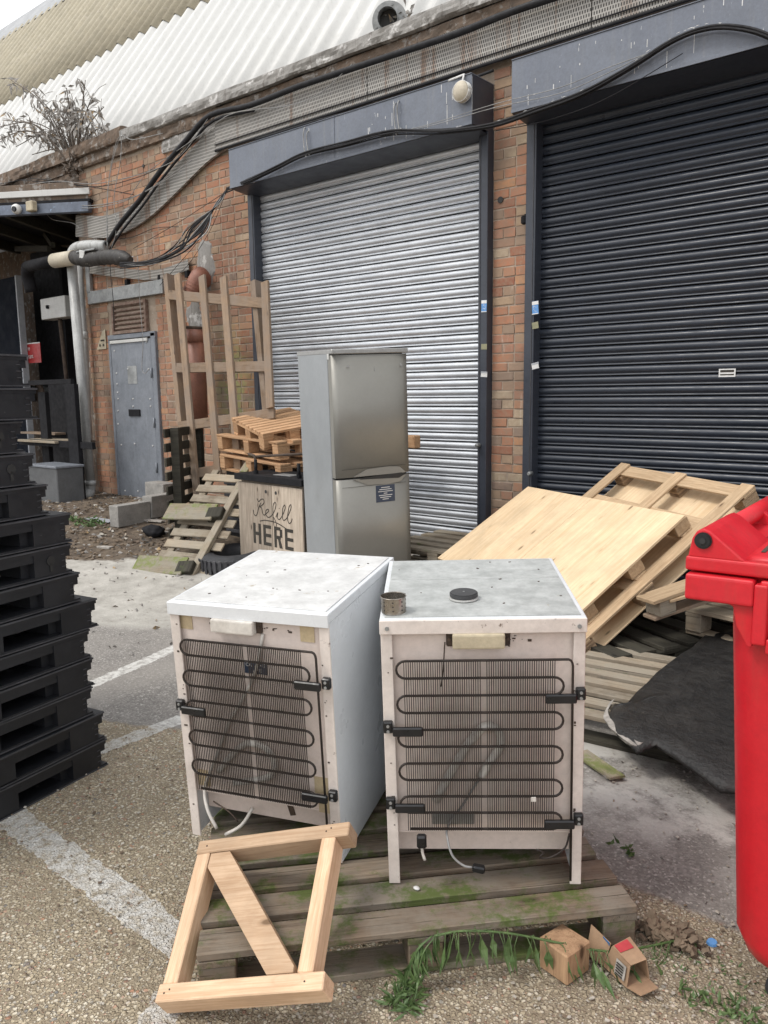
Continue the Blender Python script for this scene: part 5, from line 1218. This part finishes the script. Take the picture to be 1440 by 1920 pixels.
for i, (x, y) in enumerate(corner):
    # the far corner of the face lies on the vertical plane x = -2.98 (+ small shifts read off the photo)
    d = ray(x, y); t_ = (-2.98-CAM.x)/d.x; c = CAM + d*t_
    ydev = c.y; zz = i*.124
    yaw_ = 11 + [0, .4, -.5, .3, 0, -1.2, .6, 0, -.4, 1, -1, .5, -.8, 0][i]
    nm = {0: 'bottom', 13: 'topmost'}.get(i, ordn[i])
    lab_ = f'{nm} black plastic pallet of the tall stack at the left' + (', counted from the ground' if 0 < i < 13 else '')
    # local: x along 1.2 going away to the left, y along the visible face; corner at (0,1)
    M = TR(-2.98, ydev, zz) @ RZ(yaw_) @ TR(-1.2, -1.0, 0)
    M = TR(-2.98, ydev, zz) @ RZ(yaw_+180) @ TR(0, 0, 0)
    t = thing('plastic_pallet', lab_, 'pallet', M, 'black plastic pallets in the stack')
    link('deck', PP['deck'], None, t); link('rim', PP['rim'], None, t); link('bottom_skids', PP['skid'], None, t)
    for bx_ in (0, .94):
        for by in (0, .79): link('corner_block', PP['block'], None, t, TR(bx_, by, 0))
    for bx_, by in ((.525, .0), (.525, .43), (.525, .86), (0, .43), (1.05, .43)): link('centre_block', PP['mid'], None, t, TR(bx_, by, 0))
    for k in range(3): link('corner_rib', PP['rib'], None, t, TR(0, 0, .032+.024*k))
    if i in (7, 10, 11): 
        bm = bmesh.new(); disc_cyl('key_hole', .019, .003, 'seal_dark', t, TR(-.002, .10, .066) @ RY(90), 14); box('key_hole', (-.002, .10, .04), (.003, .012, .035), 'seal_dark', t, bev=0)

# ------------------------------------------------------------------ tilted pallets on the right
PB = Vector((-2.8, 4.758, .272)); MB_ = POSE(PB, -27.04, 2.2, 33.96)
pb = thing('plywood_pallet', 'tilted plywood based pallet with open top frame leaning on the dark shutter', 'pallet', MB_, 'pallets in the yard')
Lx = 1.2
y_lo, y_hi = -.32, 1.2
for y, wd in ((y_hi-.055, .10), (.80, .12), (.24, .12), (y_lo+.06, .10)): box('cross_board', (Lx/2, y, .101), (Lx, wd, .016), 'timber_pale', pb, bev=.002)
for x in (.05, .60, 1.15): box('top_board', (x, (y_lo+y_hi)/2, .1175), (y_hi-y_lo, .095, .016), 'timber_pale', pb, RZ(90), .002)
box('base_sheet', (Lx/2, (y_lo+y_hi)/2, .004), (y_hi-y_lo, Lx, .010), 'plywood', pb, RZ(90), .002)
for x in (.055, .60, 1.145):
    for y in (y_lo+.07, .24, .80, y_hi-.06): 
        for k in range(6): box('block', (x, y, .0155+.0138*k), (.09, .12, .0125), 'plywood_edge', pb, bev=.0015)
ps_ = thing('plywood_sheet_pallet', 'pale plywood topped pallet lying tilted on top of the others behind the right fridge', 'pallet', MB_ @ TR(0, 0, 0), 'pallets in the yard')
def loc_on(x, y, h): p = onpl(x, y, MB_ @ Vector((0, 0, h)), MB_.to_3x3() @ Vector((0, 0, 1))); return MB_.inverted() @ p
hh = .235
c4 = [loc_on(*q, hh) for q in ((990, 912), (1284, 966), (1090, 1145), (820, 1046))]
R90 = Matrix.Rotation(RD(90), 4, 'Z')
mT, mB = c4[0].lerp(c4[1], .475), c4[3].lerp(c4[2], .475); gp_ = (c4[1]-c4[0]).normalized()*.0012
for quad_ in ((c4[0], mT-gp_, mB-gp_, c4[3]), (mT+gp_, c4[1], c4[2], mB+gp_)):
    cc_ = sum((Vector((c.x, c.y, 0)) for c in quad_), Vector())/4; bm = bmesh.new()
    lo_ = [R90.inverted() @ (Vector((c.x, c.y, hh-.016))-cc_) for c in quad_]; hi_ = [R90.inverted() @ (Vector((c.x, c.y, hh))-cc_) for c in quad_]
    bot = [bm.verts.new(q) for q in lo_]; tp_ = [bm.verts.new(q) for q in hi_]; bm.faces.new(tp_); bm.faces.new(bot[::-1])
    for i in range(4): j = (i+1) % 4; bm.faces.new((tp_[i], bot[i], bot[j], tp_[j]))
    bmesh.ops.recalc_face_normals(bm, faces=bm.faces); bmesh.ops.bevel(bm, geom=bm.edges[:], offset=.0012, segments=1, affect='EDGES')
    link('top_sheet', meshof(bm, 'ply'), 'plywood', ps_, Matrix.Translation(cc_) @ R90)
cA, cB, cC, cD = c4
for s_, e_ in ((.03, 0), (.5, 0), (.97, 0)):
    for u in (.04, .5, .95):
        p_ = (cA*(1-s_)+cB*s_)*(1-u) + (cD*(1-s_)+cC*s_)*u; box('block', (p_.x, p_.y, hh-.016-.045), (.07, .11, .078), 'timber_pale', ps_, bev=.003)
for u in (.04, .5, .95):
    a = cA*(1-u)+cD*u; b = cB*(1-u)+cC*u; m_ = (a+b)/2; d_ = b-a; box('bottom_board', (m_.x, m_.y, hh-.016-.093), (d_.length, .09, .014), 'timber_pale', ps_, RZ(math.degrees(math.atan2(d_.y, d_.x))), .002)
# broken skid sticking out below
sk = POSE(onz(1244, 1158, .34) + Vector((-.02, 0, -.0)), 62, -9, 0)
k3 = thing('broken_pallet_runner', 'split pallet end with torn wood sticking out under the tilted pallets', 'pallet', sk, 'pallets in the yard')
box('top_board', (.42, .06, .10), (.95, .14, .022), 'timber_pale', k3, RZ(2), .003); box('block', (.05, .045, .045), (.11, .12, .085), 'timber_grey', k3, bev=.003)
box('bottom_board', (.45, .06, -.012), (.95, .10, .02), 'timber_rack', k3, bev=.003); box('top_board', (.36, -.03, .078), (.6, .05, .018), 'timber_pale', k3, RZ(-6), .003)
# pale pallet behind them
q = onz(1285, 1140, .30)
pallet('wooden_pallet', 'grey brown pallet beneath the tilted ones, just left of the red bin', POSE((q.x, q.y, .145), -12, 0, 0), 1.2, .9, 5, .14, 'timber_grey', 'timber_grey', .16, 'pallets in the yard', bt=.026)
pallet('wooden_pallet', 'lower dark pallet hidden under the grey brown one beside the red bin', POSE((q.x-.05, q.y+.05, .0), -10, 0, 0), 1.2, .9, 5, .12, 'timber_dark', 'timber_dark', .144, 'pallets in the yard')
# support under the tilted stack
pallet('wooden_pallet', 'dark pallet under the middle of the tilted stack', POSE((-2.75, 4.45, .0), -25, 0, 0), 1.2, 1.0, 6, .12, 'timber_dark', 'timber_dark', .144, 'pallets in the yard')
# slatted pallet lying at the right
a = onz(1075, 1335, .14); b = onz(1300, 1372, .14)
ywp = math.degrees(math.atan2(b.y-a.y, b.x-a.x))
plm = POSE(Vector((-1.90, 3.20, .0)), -1, 0, 0)
a = onz(1080, 1340, .14); plm = POSE(Vector((a.x-.25, a.y, 0)), 6, 0, 0)
pallet('wooden_pallet', 'bleached slatted pallet lying flat under the black mat', plm, 1.2, 1.0, 8, .078, 'timber_grey', 'timber_dark', .14, 'pallets in the yard', jit=.006)
# pallets near shutter, right of the fridge
q = onz(772, 1012, .30)
pallet('wooden_pallet', 'pale grey pallet lying before the silver shutter, upper of two', POSE((-4.05, 4.85, .22), 0, 0, 0), 1.0, .8, 5, .10, 'timber_grey', 'timber_grey', .144, 'pallets in the yard')
pallet('wooden_pallet', 'pale grey pallet lying before the silver shutter, lower of two', POSE((-4.02, 4.80, .06), 1, 0, 0), 1.0, .8, 5, .10, 'timber_grey', 'timber_grey', .144, 'pallets in the yard')
pc = ony(770, 828, 5.45); o = box('timber_offcut', tuple(pc + Vector((-.3, .0, 0))), (.75, .09, .11), 'timber_orange', None, None, .006); tag(o, 'end of an orange timber poking out right of the tall fridge freezer', 'timber')

# black mat
def mat_sheet():
    out = [(1148, 1318), (1172, 1316), (1230, 1260), (1300, 1210), (1325, 1187), (1365, 1183), (1420, 1190), (1420, 1470), (1352, 1462), (1290, 1425), (1230, 1392), (1195, 1398), (1160, 1370), (1140, 1345)]
    pts = [onz(x, y, .165) for x, y in out]
    bm = bmesh.new(); c = sum(pts, Vector())/len(pts); n = len(pts); rings = []
    for f in (1, .97, .8, .6, .4, .2):
        r = []
        for i in range(n*3):
            a = pts[i//3]; b = pts[(i//3+1) % n]; p = a.lerp(b, (i % 3)/3); q = c + (p-c)*f
            z = .165 + .012*mnoise.noise(Vector((q.x*7, q.y*7, 0))) + .02*(1-f) + (0 if f < 1 else -.012) + (mnoise.noise(Vector((q.x*22, q.y*22, 5)))*.006)
            if f == 1: q += Vector((mnoise.noise(Vector((q.x*15, q.y*15, 1)))*.006, mnoise.noise(Vector((q.x*15, q.y*15, 7)))*.006, 0))
            dr_ = ss(3.15, 2.85, q.y) if False else max(0, min(1, (3.05-q.y)/.25)); z -= .045*dr_*dr_
            r.append(bm.verts.new((q.x, q.y, z)))
        rings.append(r)
    for a, b in zip(rings, rings[1:]):
        for i in range(len(a)): f = bm.faces.new((a[i], a[(i+1) % len(a)], b[(i+1) % len(a)], b[i])); f.smooth = True
    bm.faces.new(rings[-1])
    bmesh.ops.recalc_face_normals(bm, faces=bm.faces)
    ret = bmesh.ops.extrude_face_region(bm, geom=bm.faces[:]); vv = [g for g in ret['geom'] if isinstance(g, bmesh.types.BMVert)]
    for v in vv: v.co.z -= .012
    t = thing('black_mat', 'torn black rubbery mat with a white backing draped over the slatted pallet', 'mat')
    link('sheet', meshof(bm, 'mat'), 'felt_black', t)
    # pale torn edge
    bm = bmesh.new(); ed = [(1150, 1316), (1138, 1342), (1160, 1372), (1196, 1398), (1215, 1392)]
    P = cr([onz(x, y, .150) for x, y in ed], 6); rows = []
    for i, p in enumerate(P): w2 = .012+.016*abs(mnoise.noise(p*9)); rows.append([bm.verts.new(p+Vector((0, .01, .012))), bm.verts.new(p+Vector((-w2*.6, -w2, .002))), bm.verts.new(p+Vector((-w2*.3, -w2*.5, -.016)))])
    for a, b in zip(rows, rows[1:]):
        for j in range(2): bm.faces.new((a[j], b[j], b[j+1], a[j+1]))
    link('torn_backing', meshof(bm, 'edge'), 'felt_white', t)
mat_sheet()
def splinter(label, a, b, wd, z=.02, mat='timber_moss'):
    p0, p1 = onz(*a, z), onz(*b, z); d = p1-p0
    o = box('wood_splinter', tuple((p0+p1)/2), (d.length, wd, .02), mat, None, RZ(math.degrees(math.atan2(d.y, d.x))) @ RX(6), .003, .006); tag(o, label, 'wood scrap')
splinter('splintered mossy board end lying on the tarmac right of the fridges', (1092, 1412), (1158, 1458), .07)

# ------------------------------------------------------------------ red wheeled bin
bA = onz(1288, 1067, 1.15)
BINM = TR(bA.x, bA.y, 0) @ RZ(3.5)
rb = thing('red_wheelie_bin', 'bright red plastic wheeled bin at the right edge of the yard', 'bin', BINM)
def loft(name, secs, mat, par, M=None, rad=.05, nseg=5, cap=True):
    """rounded rectangles (x0,x1,y0,y1,z,r)"""
    bm = bmesh.new(); rings = []
    for (x0, x1, y0, y1, z, r) in secs:
        ring = []
        for cx_, cy_, a0 in ((x1-r, y1-r, 0), (x0+r, y1-r, 90), (x0+r, y0+r, 180), (x1-r, y0+r, 270)):
            for k in range(nseg+1): a = RD(a0+90*k/nseg); ring.append(bm.verts.new((cx_+r*math.cos(a), cy_+r*math.sin(a), z)))
        rings.append(ring)
    for a, b in zip(rings, rings[1:]):
        for i in range(len(a)): f = bm.faces.new((a[i], a[(i+1) % len(a)], b[(i+1) % len(a)], b[i])); f.smooth = True
    if cap: bm.faces.new(rings[0][::-1]); bm.faces.new(rings[-1])
    bmesh.ops.recalc_face_normals(bm, faces=bm.faces)
    return link(name, meshof(bm, name), mat, par, M)
BW, BD = 1.02, 1.32
ox = .088
loft('body', [(ox+.09, BW-.09, .12, BD-.12, .115, .10), (ox+.05, BW-.05, .08, BD-.08, .145, .12), (ox+.033, BW-.035, .06, BD-.06, .20, .12), (ox+.012, BW-.015, .045, BD-.04, .7, .09), (ox+.0, BW, .03, BD, 1.02, .07), (ox-.0, BW, .03, BD, 1.16, .05)], 'red_plastic', rb)
def soft(name, c, s, bev, mat='red_plastic', par=rb, M=None, seg=3): return box(name, c, s, mat, par, M, bev, 0, seg)
soft('rim', (.075, .04, 1.112), (.150, .11, .062), .008); soft('rim', (BW/2+.1, .02, 1.128), (BW-.12, .05, .03), .008)
soft('rim', (.04, BD/2, 1.112), (.085, BD-.14, .062), .008)
prism('rim_gusset', [(.075, 1.085), (.150, 1.085), (.150, .985), (.140, .985), (.115, 1.03), (.105, 1.075)], .0, .05, 'red_plastic', rb, None, .003)
for c, s in (((.165, .004, 1.065), (.03, .035, .14)), ((BW/2+.07, .004, .995), (BW-.22, .035, .035)), ((BW-.04, .004, 1.065), (.03, .035, .14))): soft('lifting_rail', c, s, .006)
soft('lid_edge', (BW/2, BD/2, 1.165), (BW+.01, BD+.0, .034), .007)
bm = bmesh.new()
loft('lid', [(.10, BW, .01, BD-.01, 1.181, .03), (.145, BW-.03, .05, BD-.05, 1.190, .04), (.165, BW-.05, .07, BD-.07, 1.191, .04)], 'red_plastic', rb)
for y0 in (.0, BD-.30):
    prism('hinge_housing', [(.0, 1.180), (.008, 1.225), (.018, 1.243), (.034, 1.250), (.050, 1.243), (.128, 1.180)], y0+.002, y0+.30, 'red_plastic', rb, None, .004)
box('lid_grime', (.137, .46, 1.1915), (.010, .74, .002), 'grime', rb, RZ(1.5), .0005)
tube('handle_bar', [(.034, .28, 1.215), (.034, BD-.28, 1.215)], .024, 'red_plastic', rb, 18)
for y0 in (.56, .86): prism('handle_stay', [(.02, 1.18), (.02, 1.225), (.05, 1.225), (.11, 1.18)], y0, y0+.03, 'red_plastic', rb, None, .003)
disc_cyl('hinge_pin', .0195, .014, 'bracket', rb, TR(.034, .0, 1.222) @ VERT, 24, .003); disc_cyl('hinge_pin', .007, .0165, 'seal_dark', rb, TR(.034, -.001, 1.222) @ VERT, 16)
for cx_, cy_ in ((ox+.16, .17), (BW-.16, .17), (ox+.16, BD-.2), (BW-.16, BD-.2)):
    wh = disc_cyl('wheel', .05, .03, 'tyre', rb, TR(cx_, cy_, .05) @ RZ(35) @ VERT, 20, .004); box('caster_fork', (cx_, cy_, .09), (.05, .06, .06), 'galv', rb, RZ(35), .004)

# ------------------------------------------------------------------ small things in front
p = onz(1062, 1850, .0)
wb = box('timber_block', (p.x-.035, p.y+.055, .047), (.092, .098, .098), 'timber_brown', None, RZ(78) @ RY(90), .004, .002); tag(wb, 'cut cube of brown timber in front of the pallet corner', 'wood block')
p = onz(1160, 1820, 0)
cbx = thing('crushed_carton', 'crushed brown cardboard carton with red and blue print beside the cut block', 'carton', TR(p.x, p.y, .012) @ RZ(-25))
def quad(name, pts, mat, par):
    bm = bmesh.new(); v = [bm.verts.new(q) for q in pts]; bm.faces.new(v); ret = bmesh.ops.extrude_face_region(bm, geom=bm.faces[:]); n_ = (Vector(pts[1])-Vector(pts[0])).cross(Vector(pts[2])-Vector(pts[0])).normalized()
    for g in ret['geom']:
        if isinstance(g, bmesh.types.BMVert): g.co += n_*.0018
    bmesh.ops.recalc_face_normals(bm, faces=bm.faces); return link(name, meshof(bm, name), mat, par)
quad('base', [(-.06, -.03, 0), (.07, -.035, 0), (.075, .04, 0), (-.05, .05, 0)], 'card', cbx)
quad('side', [(-.02, -.035, 0), (.07, -.035, 0), (.065, -.02, .055), (.005, -.03, .075)], 'card', cbx)
quad('side', [(-.02, .05, .0), (.075, .04, 0), (.07, .03, .06), (.0, .035, .078)], 'card', cbx)
quad('flap', [(-.075, -.05, .005), (-.02, -.035, .0), (-.01, -.02, .07), (-.08, -.03, .085)], 'card', cbx)
quad('top', [(.005, -.03, .075), (.065, -.02, .056), (.07, .03, .06), (.0, .035, .078)], 'card', cbx)
quad('flap', [(.07, -.035, .0), (.115, -.03, .008), (.115, .03, .008), (.075, .04, 0)], 'card', cbx)
quad('red_panel', [(.008, -.026, .0775), (.030, -.024, .071), (.032, .02, .0725), (.006, .02, .0798)], 'card_red', cbx)
quad('blue_panel', [(-.012, -.024, .0715), (-.035, -.026, .0765), (-.036, -.022, .060), (-.013, -.022, .056)], 'card_blue', cbx)
quad('label', [(.025, -.0385, .015), (.062, -.0385, .015), (.058, -.0275, .05), (.026, -.031, .055)], 'felt_white', cbx)
for k in range(5): quad('print_mark', [(.030, -.0400+.0012*k, .018+.007*k), (.055, -.0400+.0012*k, .018+.007*k), (.055, -.0395+.0012*k, .021+.007*k), (.030, -.0395+.0012*k, .021+.007*k)], 'ink', cbx)
# pulled weed lying along the pallet front
wd_ = thing('pulled_weed', 'long uprooted green weed drooping along the front of the pallet', 'weed')
bs, bl = bmesh.new(), bmesh.new()
fd_ = Vector((math.cos(RD(48)), math.sin(RD(48)), 0)); out_ = Vector((fd_.y, -fd_.x, 0))
c0 = Vector((-1.564, 1.102, 0))
def pfp(s, o, z): return c0 + fd_*s + out_*o + Vector((0, 0, z))
stem = cr([pfp(.62, .03, .142), pfp(.70, .03, .147), pfp(.82, .035, .13), pfp(.95, .045, .095), pfp(1.03, .05, .07), pfp(1.12, .05, .05), pfp(1.22, .03, .035), pfp(1.38, .0, .025)], 7)
sweep(bs, stem, .0035, 5)
for i, p in enumerate(stem):
    for _ in range(1 if i % 2 else 2):
        dv = Vector((rng.uniform(-.5, .5), rng.uniform(-.5, .5), 0)) + out_*rng.uniform(-.2, .6)
        sub = [p, p + dv*.03 + Vector((0, 0, .006)), p + dv*.055 + Vector((0, 0, -.02)), p + dv*.06 + Vector((0, 0, -.045))]
        sub = [Vector((q.x, q.y, max(q.z, .006))) for q in sub]
        sweep(bs, sub, .0012, 4, False); leafmesh(bl, sub[2], Vector((dv.x*.3, dv.y*.3, -1 if sub[2].z > .05 else -.1)), rng.uniform(.05, .085), rng.uniform(.013, .021), rng.uniform(0, 6))
droop = cr([pfp(.62, .03, .142), pfp(.585, .045, .12), pfp(.565, .05, .07), pfp(.55, .07, .02), pfp(.52, .10, .01)], 6)
for k in range(5):
    off = Vector((rng.uniform(-.02, .02), rng.uniform(-.02, .02), 0)); dd = [p + off*(.3+i*.06) for i, p in enumerate(droop)]; sweep(bs, dd, .0018, 4)
    for p in dd[4:]:
        for _ in range(2): leafmesh(bl, p, Vector((rng.uniform(-.7, .7), rng.uniform(-.7, .7), -1 if p.z > .05 else rng.uniform(-.1, .4))), rng.uniform(.03, .06), rng.uniform(.006, .012), rng.uniform(0, 6))
for _ in range(22): leafmesh(bl, pfp(.52+rng.uniform(-.04, .04), .10+rng.uniform(-.05, .04), .008+rng.random()*.02), Vector((rng.uniform(-1, 1), rng.uniform(-1, 1), rng.uniform(-.1, .6))), rng.uniform(.02, .045), .008, rng.uniform(0, 6))
link('stem', meshof(bs, 'stem'), 'leaf_green', wd_); o = link('leaves', meshof(bl, 'leaves'), 'leaf_green', wd_); o['kind'] = 'stuff'
# weeds, leaf litter, grit
def scatter(name, label, cat, mat, cnt, region, size, kind='stuff', up=.2, flat=True):
    bm = bmesh.new()
    for _ in range(cnt):
        x, y = region(); p = Vector((x, y, gz(x, y)+.004+rng.random()*.006))
        if flat: leafmesh(bm, p, Vector((rng.uniform(-1, 1), rng.uniform(-1, 1), rng.uniform(-.1, up))), rng.uniform(*size), rng.uniform(size[0]*.4, size[1]*.6), rng.uniform(0, 6), .1)
        else:
            s = rng.uniform(*size); vs = bbox_bm(bm, -s, s, -s*.7, s*.7, -s*.3, s*.3, TR(*p) @ Matrix.Rotation(rng.uniform(0, 6), 4, 'Z') @ Matrix.Rotation(rng.uniform(-.4, .4), 4, 'X'))
            for v in vs: v.co += Vector((rng.uniform(-s, s), rng.uniform(-s, s), rng.uniform(-s, s)))*.3
    o = link(name, meshof(bm, name), mat); tag(o, label, cat, None, kind); return o
def soil_region():
    while True:
        x, y = rng.uniform(-10.5, -6.2), rng.uniform(3.0, 5.65)
        if -.66*x + .75*y > 7.15: return x, y
def slab_region():
    while True:
        x, y = rng.uniform(-8, -3.6), rng.uniform(1.6, 5.2)
        if 4.6 < -.62*x+.78*y < 7.6: return x, y
scatter('soil_rubble', 'pale rubble chips and litter on the soil before the steel door', 'rubble', 'chip_pale', 260, soil_region, (.006, .02), flat=False)
scatter('soil_rubble', 'brown clods and chips on the soil before the steel door', 'rubble', 'chip_brown', 1500, soil_region, (.006, .02), flat=False)
scatter('leaf_litter', 'pale and brown dead leaves on the soil by the door', 'leaves', 'leaf_dead', 700, soil_region, (.03, .08))
scatter('leaf_litter', 'dead leaf litter scattered over the pale concrete slab', 'leaves', 'leaf_dead', 260, slab_region, (.02, .06))
def right_region(): return rng.uniform(-1.35, -.62), rng.uniform(2.0, 3.6)
scatter('grit', 'small pale grit on the tarmac between the fridges and the red bin', 'grit', 'chip_pale', 160, right_region, (.002, .006), flat=False)
scatter('leaf_litter', 'few dead leaves on the tarmac near the red bin', 'leaves', 'leaf_dead', 40, right_region, (.012, .035))
def agg_region():
    while True:
        x, y = rng.uniform(-4.2, -.3), rng.uniform(.3, 2.3)
        if -.3*x + y < 2.95: return x, y
scatter('loose_gravel', 'loose small stones on the exposed aggregate concrete in front', 'gravel', 'chip_pale', 1500, agg_region, (.002, .0055), flat=False)
scatter('loose_gravel', 'brown loose stones on the exposed aggregate concrete in front', 'gravel', 'chip_brown', 900, agg_region, (.002, .005), flat=False)
def weedbed(label, cx_, cy_, rx, ry, cnt, size, h):
    bm = bmesh.new()
    for _ in range(cnt):
        a, r_ = rng.uniform(0, 6.28), math.sqrt(rng.random()); x, y = cx_+rx*r_*math.cos(a), cy_+ry*r_*math.sin(a)
        leafmesh(bm, Vector((x, y, gz(x, y)+rng.random()*h)), Vector((rng.uniform(-1, 1), rng.uniform(-1, 1), rng.uniform(0, 1))), rng.uniform(*size), size[1]*.3, rng.uniform(0, 6))
    o = link('weeds', meshof(bm, 'weeds'), 'leaf_green'); tag(o, label, 'weeds', None, 'stuff')
q = onz(1330, 1830, 0); weedbed('low weeds growing under the red bin edge', q.x, q.y, .16, .09, 90, (.008, .022), .012)
q = onz(1360, 1900, 0); weedbed('tuft of grass at the bottom right corner', q.x, q.y, .12, .05, 130, (.012, .035), .015)
q = ong(163, 983); weedbed('small weeds in the soil beside the black pallets', q.x, q.y, .3, .12, 120, (.03, .08), .04)
q = onz(1165, 1595, 0); weedbed('sprig of green leaves on the tarmac right of the pallet', q.x, q.y, .05, .03, 14, (.02, .045), .012)
q = onz(1260, 1765, 0)
bm = bmesh.new()
for _ in range(260):
    x, y = q.x+rng.gauss(0, .038), q.y+rng.gauss(0, .024); s = rng.uniform(.002, .010); bbox_bm(bm, -s*1.5, s*1.5, -s, s, -s*.5, s*.5, TR(x, y, .006+rng.random()*.03) @ Euler((rng.uniform(-1, 1), rng.uniform(-1, 1), rng.uniform(0, 6))).to_matrix().to_4x4())
tag(link('bark_debris', meshof(bm, 'bark'), 'chip_brown'), 'heap of rotten bark and soil beside the pallet corner', 'debris', None, 'stuff')
q = onz(1335, 1770, 0); bm = bmesh.new(); bmesh.ops.create_cone(bm, cap_ends=True, segments=12, radius1=.016, radius2=.013, depth=.006)
tag(link('bottle_cap', meshof(bm, 'cap'), 'sticker_blue', None, TR(q.x, q.y, .006) @ RX(8)), 'bright blue bottle cap on the ground left of the red bin', 'cap')
q = onz(781, 1668, .142); bm = bmesh.new(); bmesh.ops.create_icosphere(bm, subdivisions=2, radius=.009); bmesh.ops.scale(bm, vec=(1.2, .9, .5), verts=bm.verts)
tag(link('white_pebble', meshof(bm, 'pebble'), 'white_paint', None, TR(q.x, q.y, .147), True), 'small white pebble on the pallet board before the right fridge', 'pebble')
q = ong(190, 978); o = box('paper_scrap', (q.x, q.y, q.z+.02), (.30, .14, .006), 'grey_ink', None, RZ(20) @ RY(5), .001); tag(o, 'crumpled blue grey sheet on the soil left of the concrete blocks', 'litter')
for (x, y, s, lb) in ((290, 978, .24, 'white scrap on the soil at the foot of the right concrete block'), (305, 1000, .16, 'white scrap beside the black bag on the soil'), (197, 1028, .16, 'pale broken chip lying alone on the dark soil')):
    q = ong(x, y); o = box('litter_scrap', (q.x, q.y, q.z+.01), (s, s*.35, .02), 'felt_white', None, RZ(15), .004, .005); tag(o, lb, 'litter')
q = ong(290, 1005); bm = bmesh.new(); bmesh.ops.create_icosphere(bm, subdivisions=3, radius=.12)
for v in bm.verts: v.co *= 1+.35*mnoise.noise(v.co*14)
bmesh.ops.scale(bm, vec=(1.2, .7, .55), verts=bm.verts)
tag(link('black_bag', meshof(bm, 'bag'), 'black_matt', None, TR(q.x, q.y, q.z+.05), True), 'crumpled black bag on the soil before the concrete blocks', 'bag')

# ------------------------------------------------------------------ small pieces become sub-parts of the part they sit on
def base_(o): return o.name.split('.')[0]
def nest(tname, kids, par):
    for root in [o for o in bpy.data.objects if o.parent is None and base_(o) == tname]:
        ch = [c for c in bpy.data.objects if c.parent is root]
        ps_ = [c for c in ch if base_(c) == par]
        if not ps_: continue
        for c in ch:
            if base_(c) in kids:
                p = min(ps_, key=lambda q: (q.matrix_basis.translation - c.matrix_basis.translation).length)
                M = p.matrix_basis.inverted() @ c.matrix_basis; c.parent = p; c.matrix_local = M
for a, k, p in (('steel_door', {'rivet', 'letter_slot', 'patch_plate', 'top_strip'}, 'leaf'), ('steel_door', {'hinge'}, 'frame'),
                ('undercounter_fridge', {'condenser_wires'}, 'condenser_pipe'), ('undercounter_fridge', {'top_inlay', 'top_band', 'top_seam'}, 'top_panel'), ('undercounter_fridge', {'screw'}, 'bracket'), ('undercounter_fridge', {'terminal_box'}, 'terminal_plate'), ('undercounter_fridge', {'tape_patch', 'rating_plate', 'tape_scrap'}, 'back_panel'), ('undercounter_fridge', {'lettering'}, 'label_plate'),
                ('fridge_freezer', {'print_line'}, 'service_label'), ('fridge_freezer', {'badge', 'screw_cap'}, 'upper_door'), ('refill_cabinet', {'finger_hole'}, 'door'), ('refill_cabinet', {'rail_flange'}, 'rail_post'), ('refill_cabinet', {'worktop_hatch'}, 'worktop'),
                ('silver_roller_shutter', {'print_mark'}, 'sticker'), ('dark_roller_shutter', {'print_mark'}, 'sticker'), ('red_wheelie_bin', {'handle_stay'}, 'handle_bar'), ('red_wheelie_bin', {'caster_fork'}, 'wheel'), ('red_wheelie_bin', {'lid_grime'}, 'lid'),
                ('perforated_steel_ring', {'hole', 'rim'}, 'band'), ('hood_floodlight', {'ring'}, 'globe'), ('dome_camera', {'lens'}, 'body'), ('flanged_vent_pipe', {'bolt'}, 'flange'), ('corrugated_roof', {'bolt'}, 'ridge_flashing'),
                ('plastic_pallet', {'corner_rib', 'key_hole'}, 'corner_block'), ('plastic_pallet', {'rim'}, 'deck'), ('red_hydrant_sign', {'lettering', 'border'}, 'board'), ('torn_notice', {'print_mark'}, 'board'), ('car_tyre', {'tread_block'}, 'carcass'), ('crushed_carton', {'print_mark'}, 'label'), ('square_timber_trestle', {'nail'}, 'rail'), ('terracotta_drain_pipe', {'rib'}, 'bend'), ('terracotta_drain_pipe', {'socket', 'seal'}, 'shaft'), ('grey_downpipe', {'socket', 'clip'}, 'shaft')):
    nest(a, k, p)
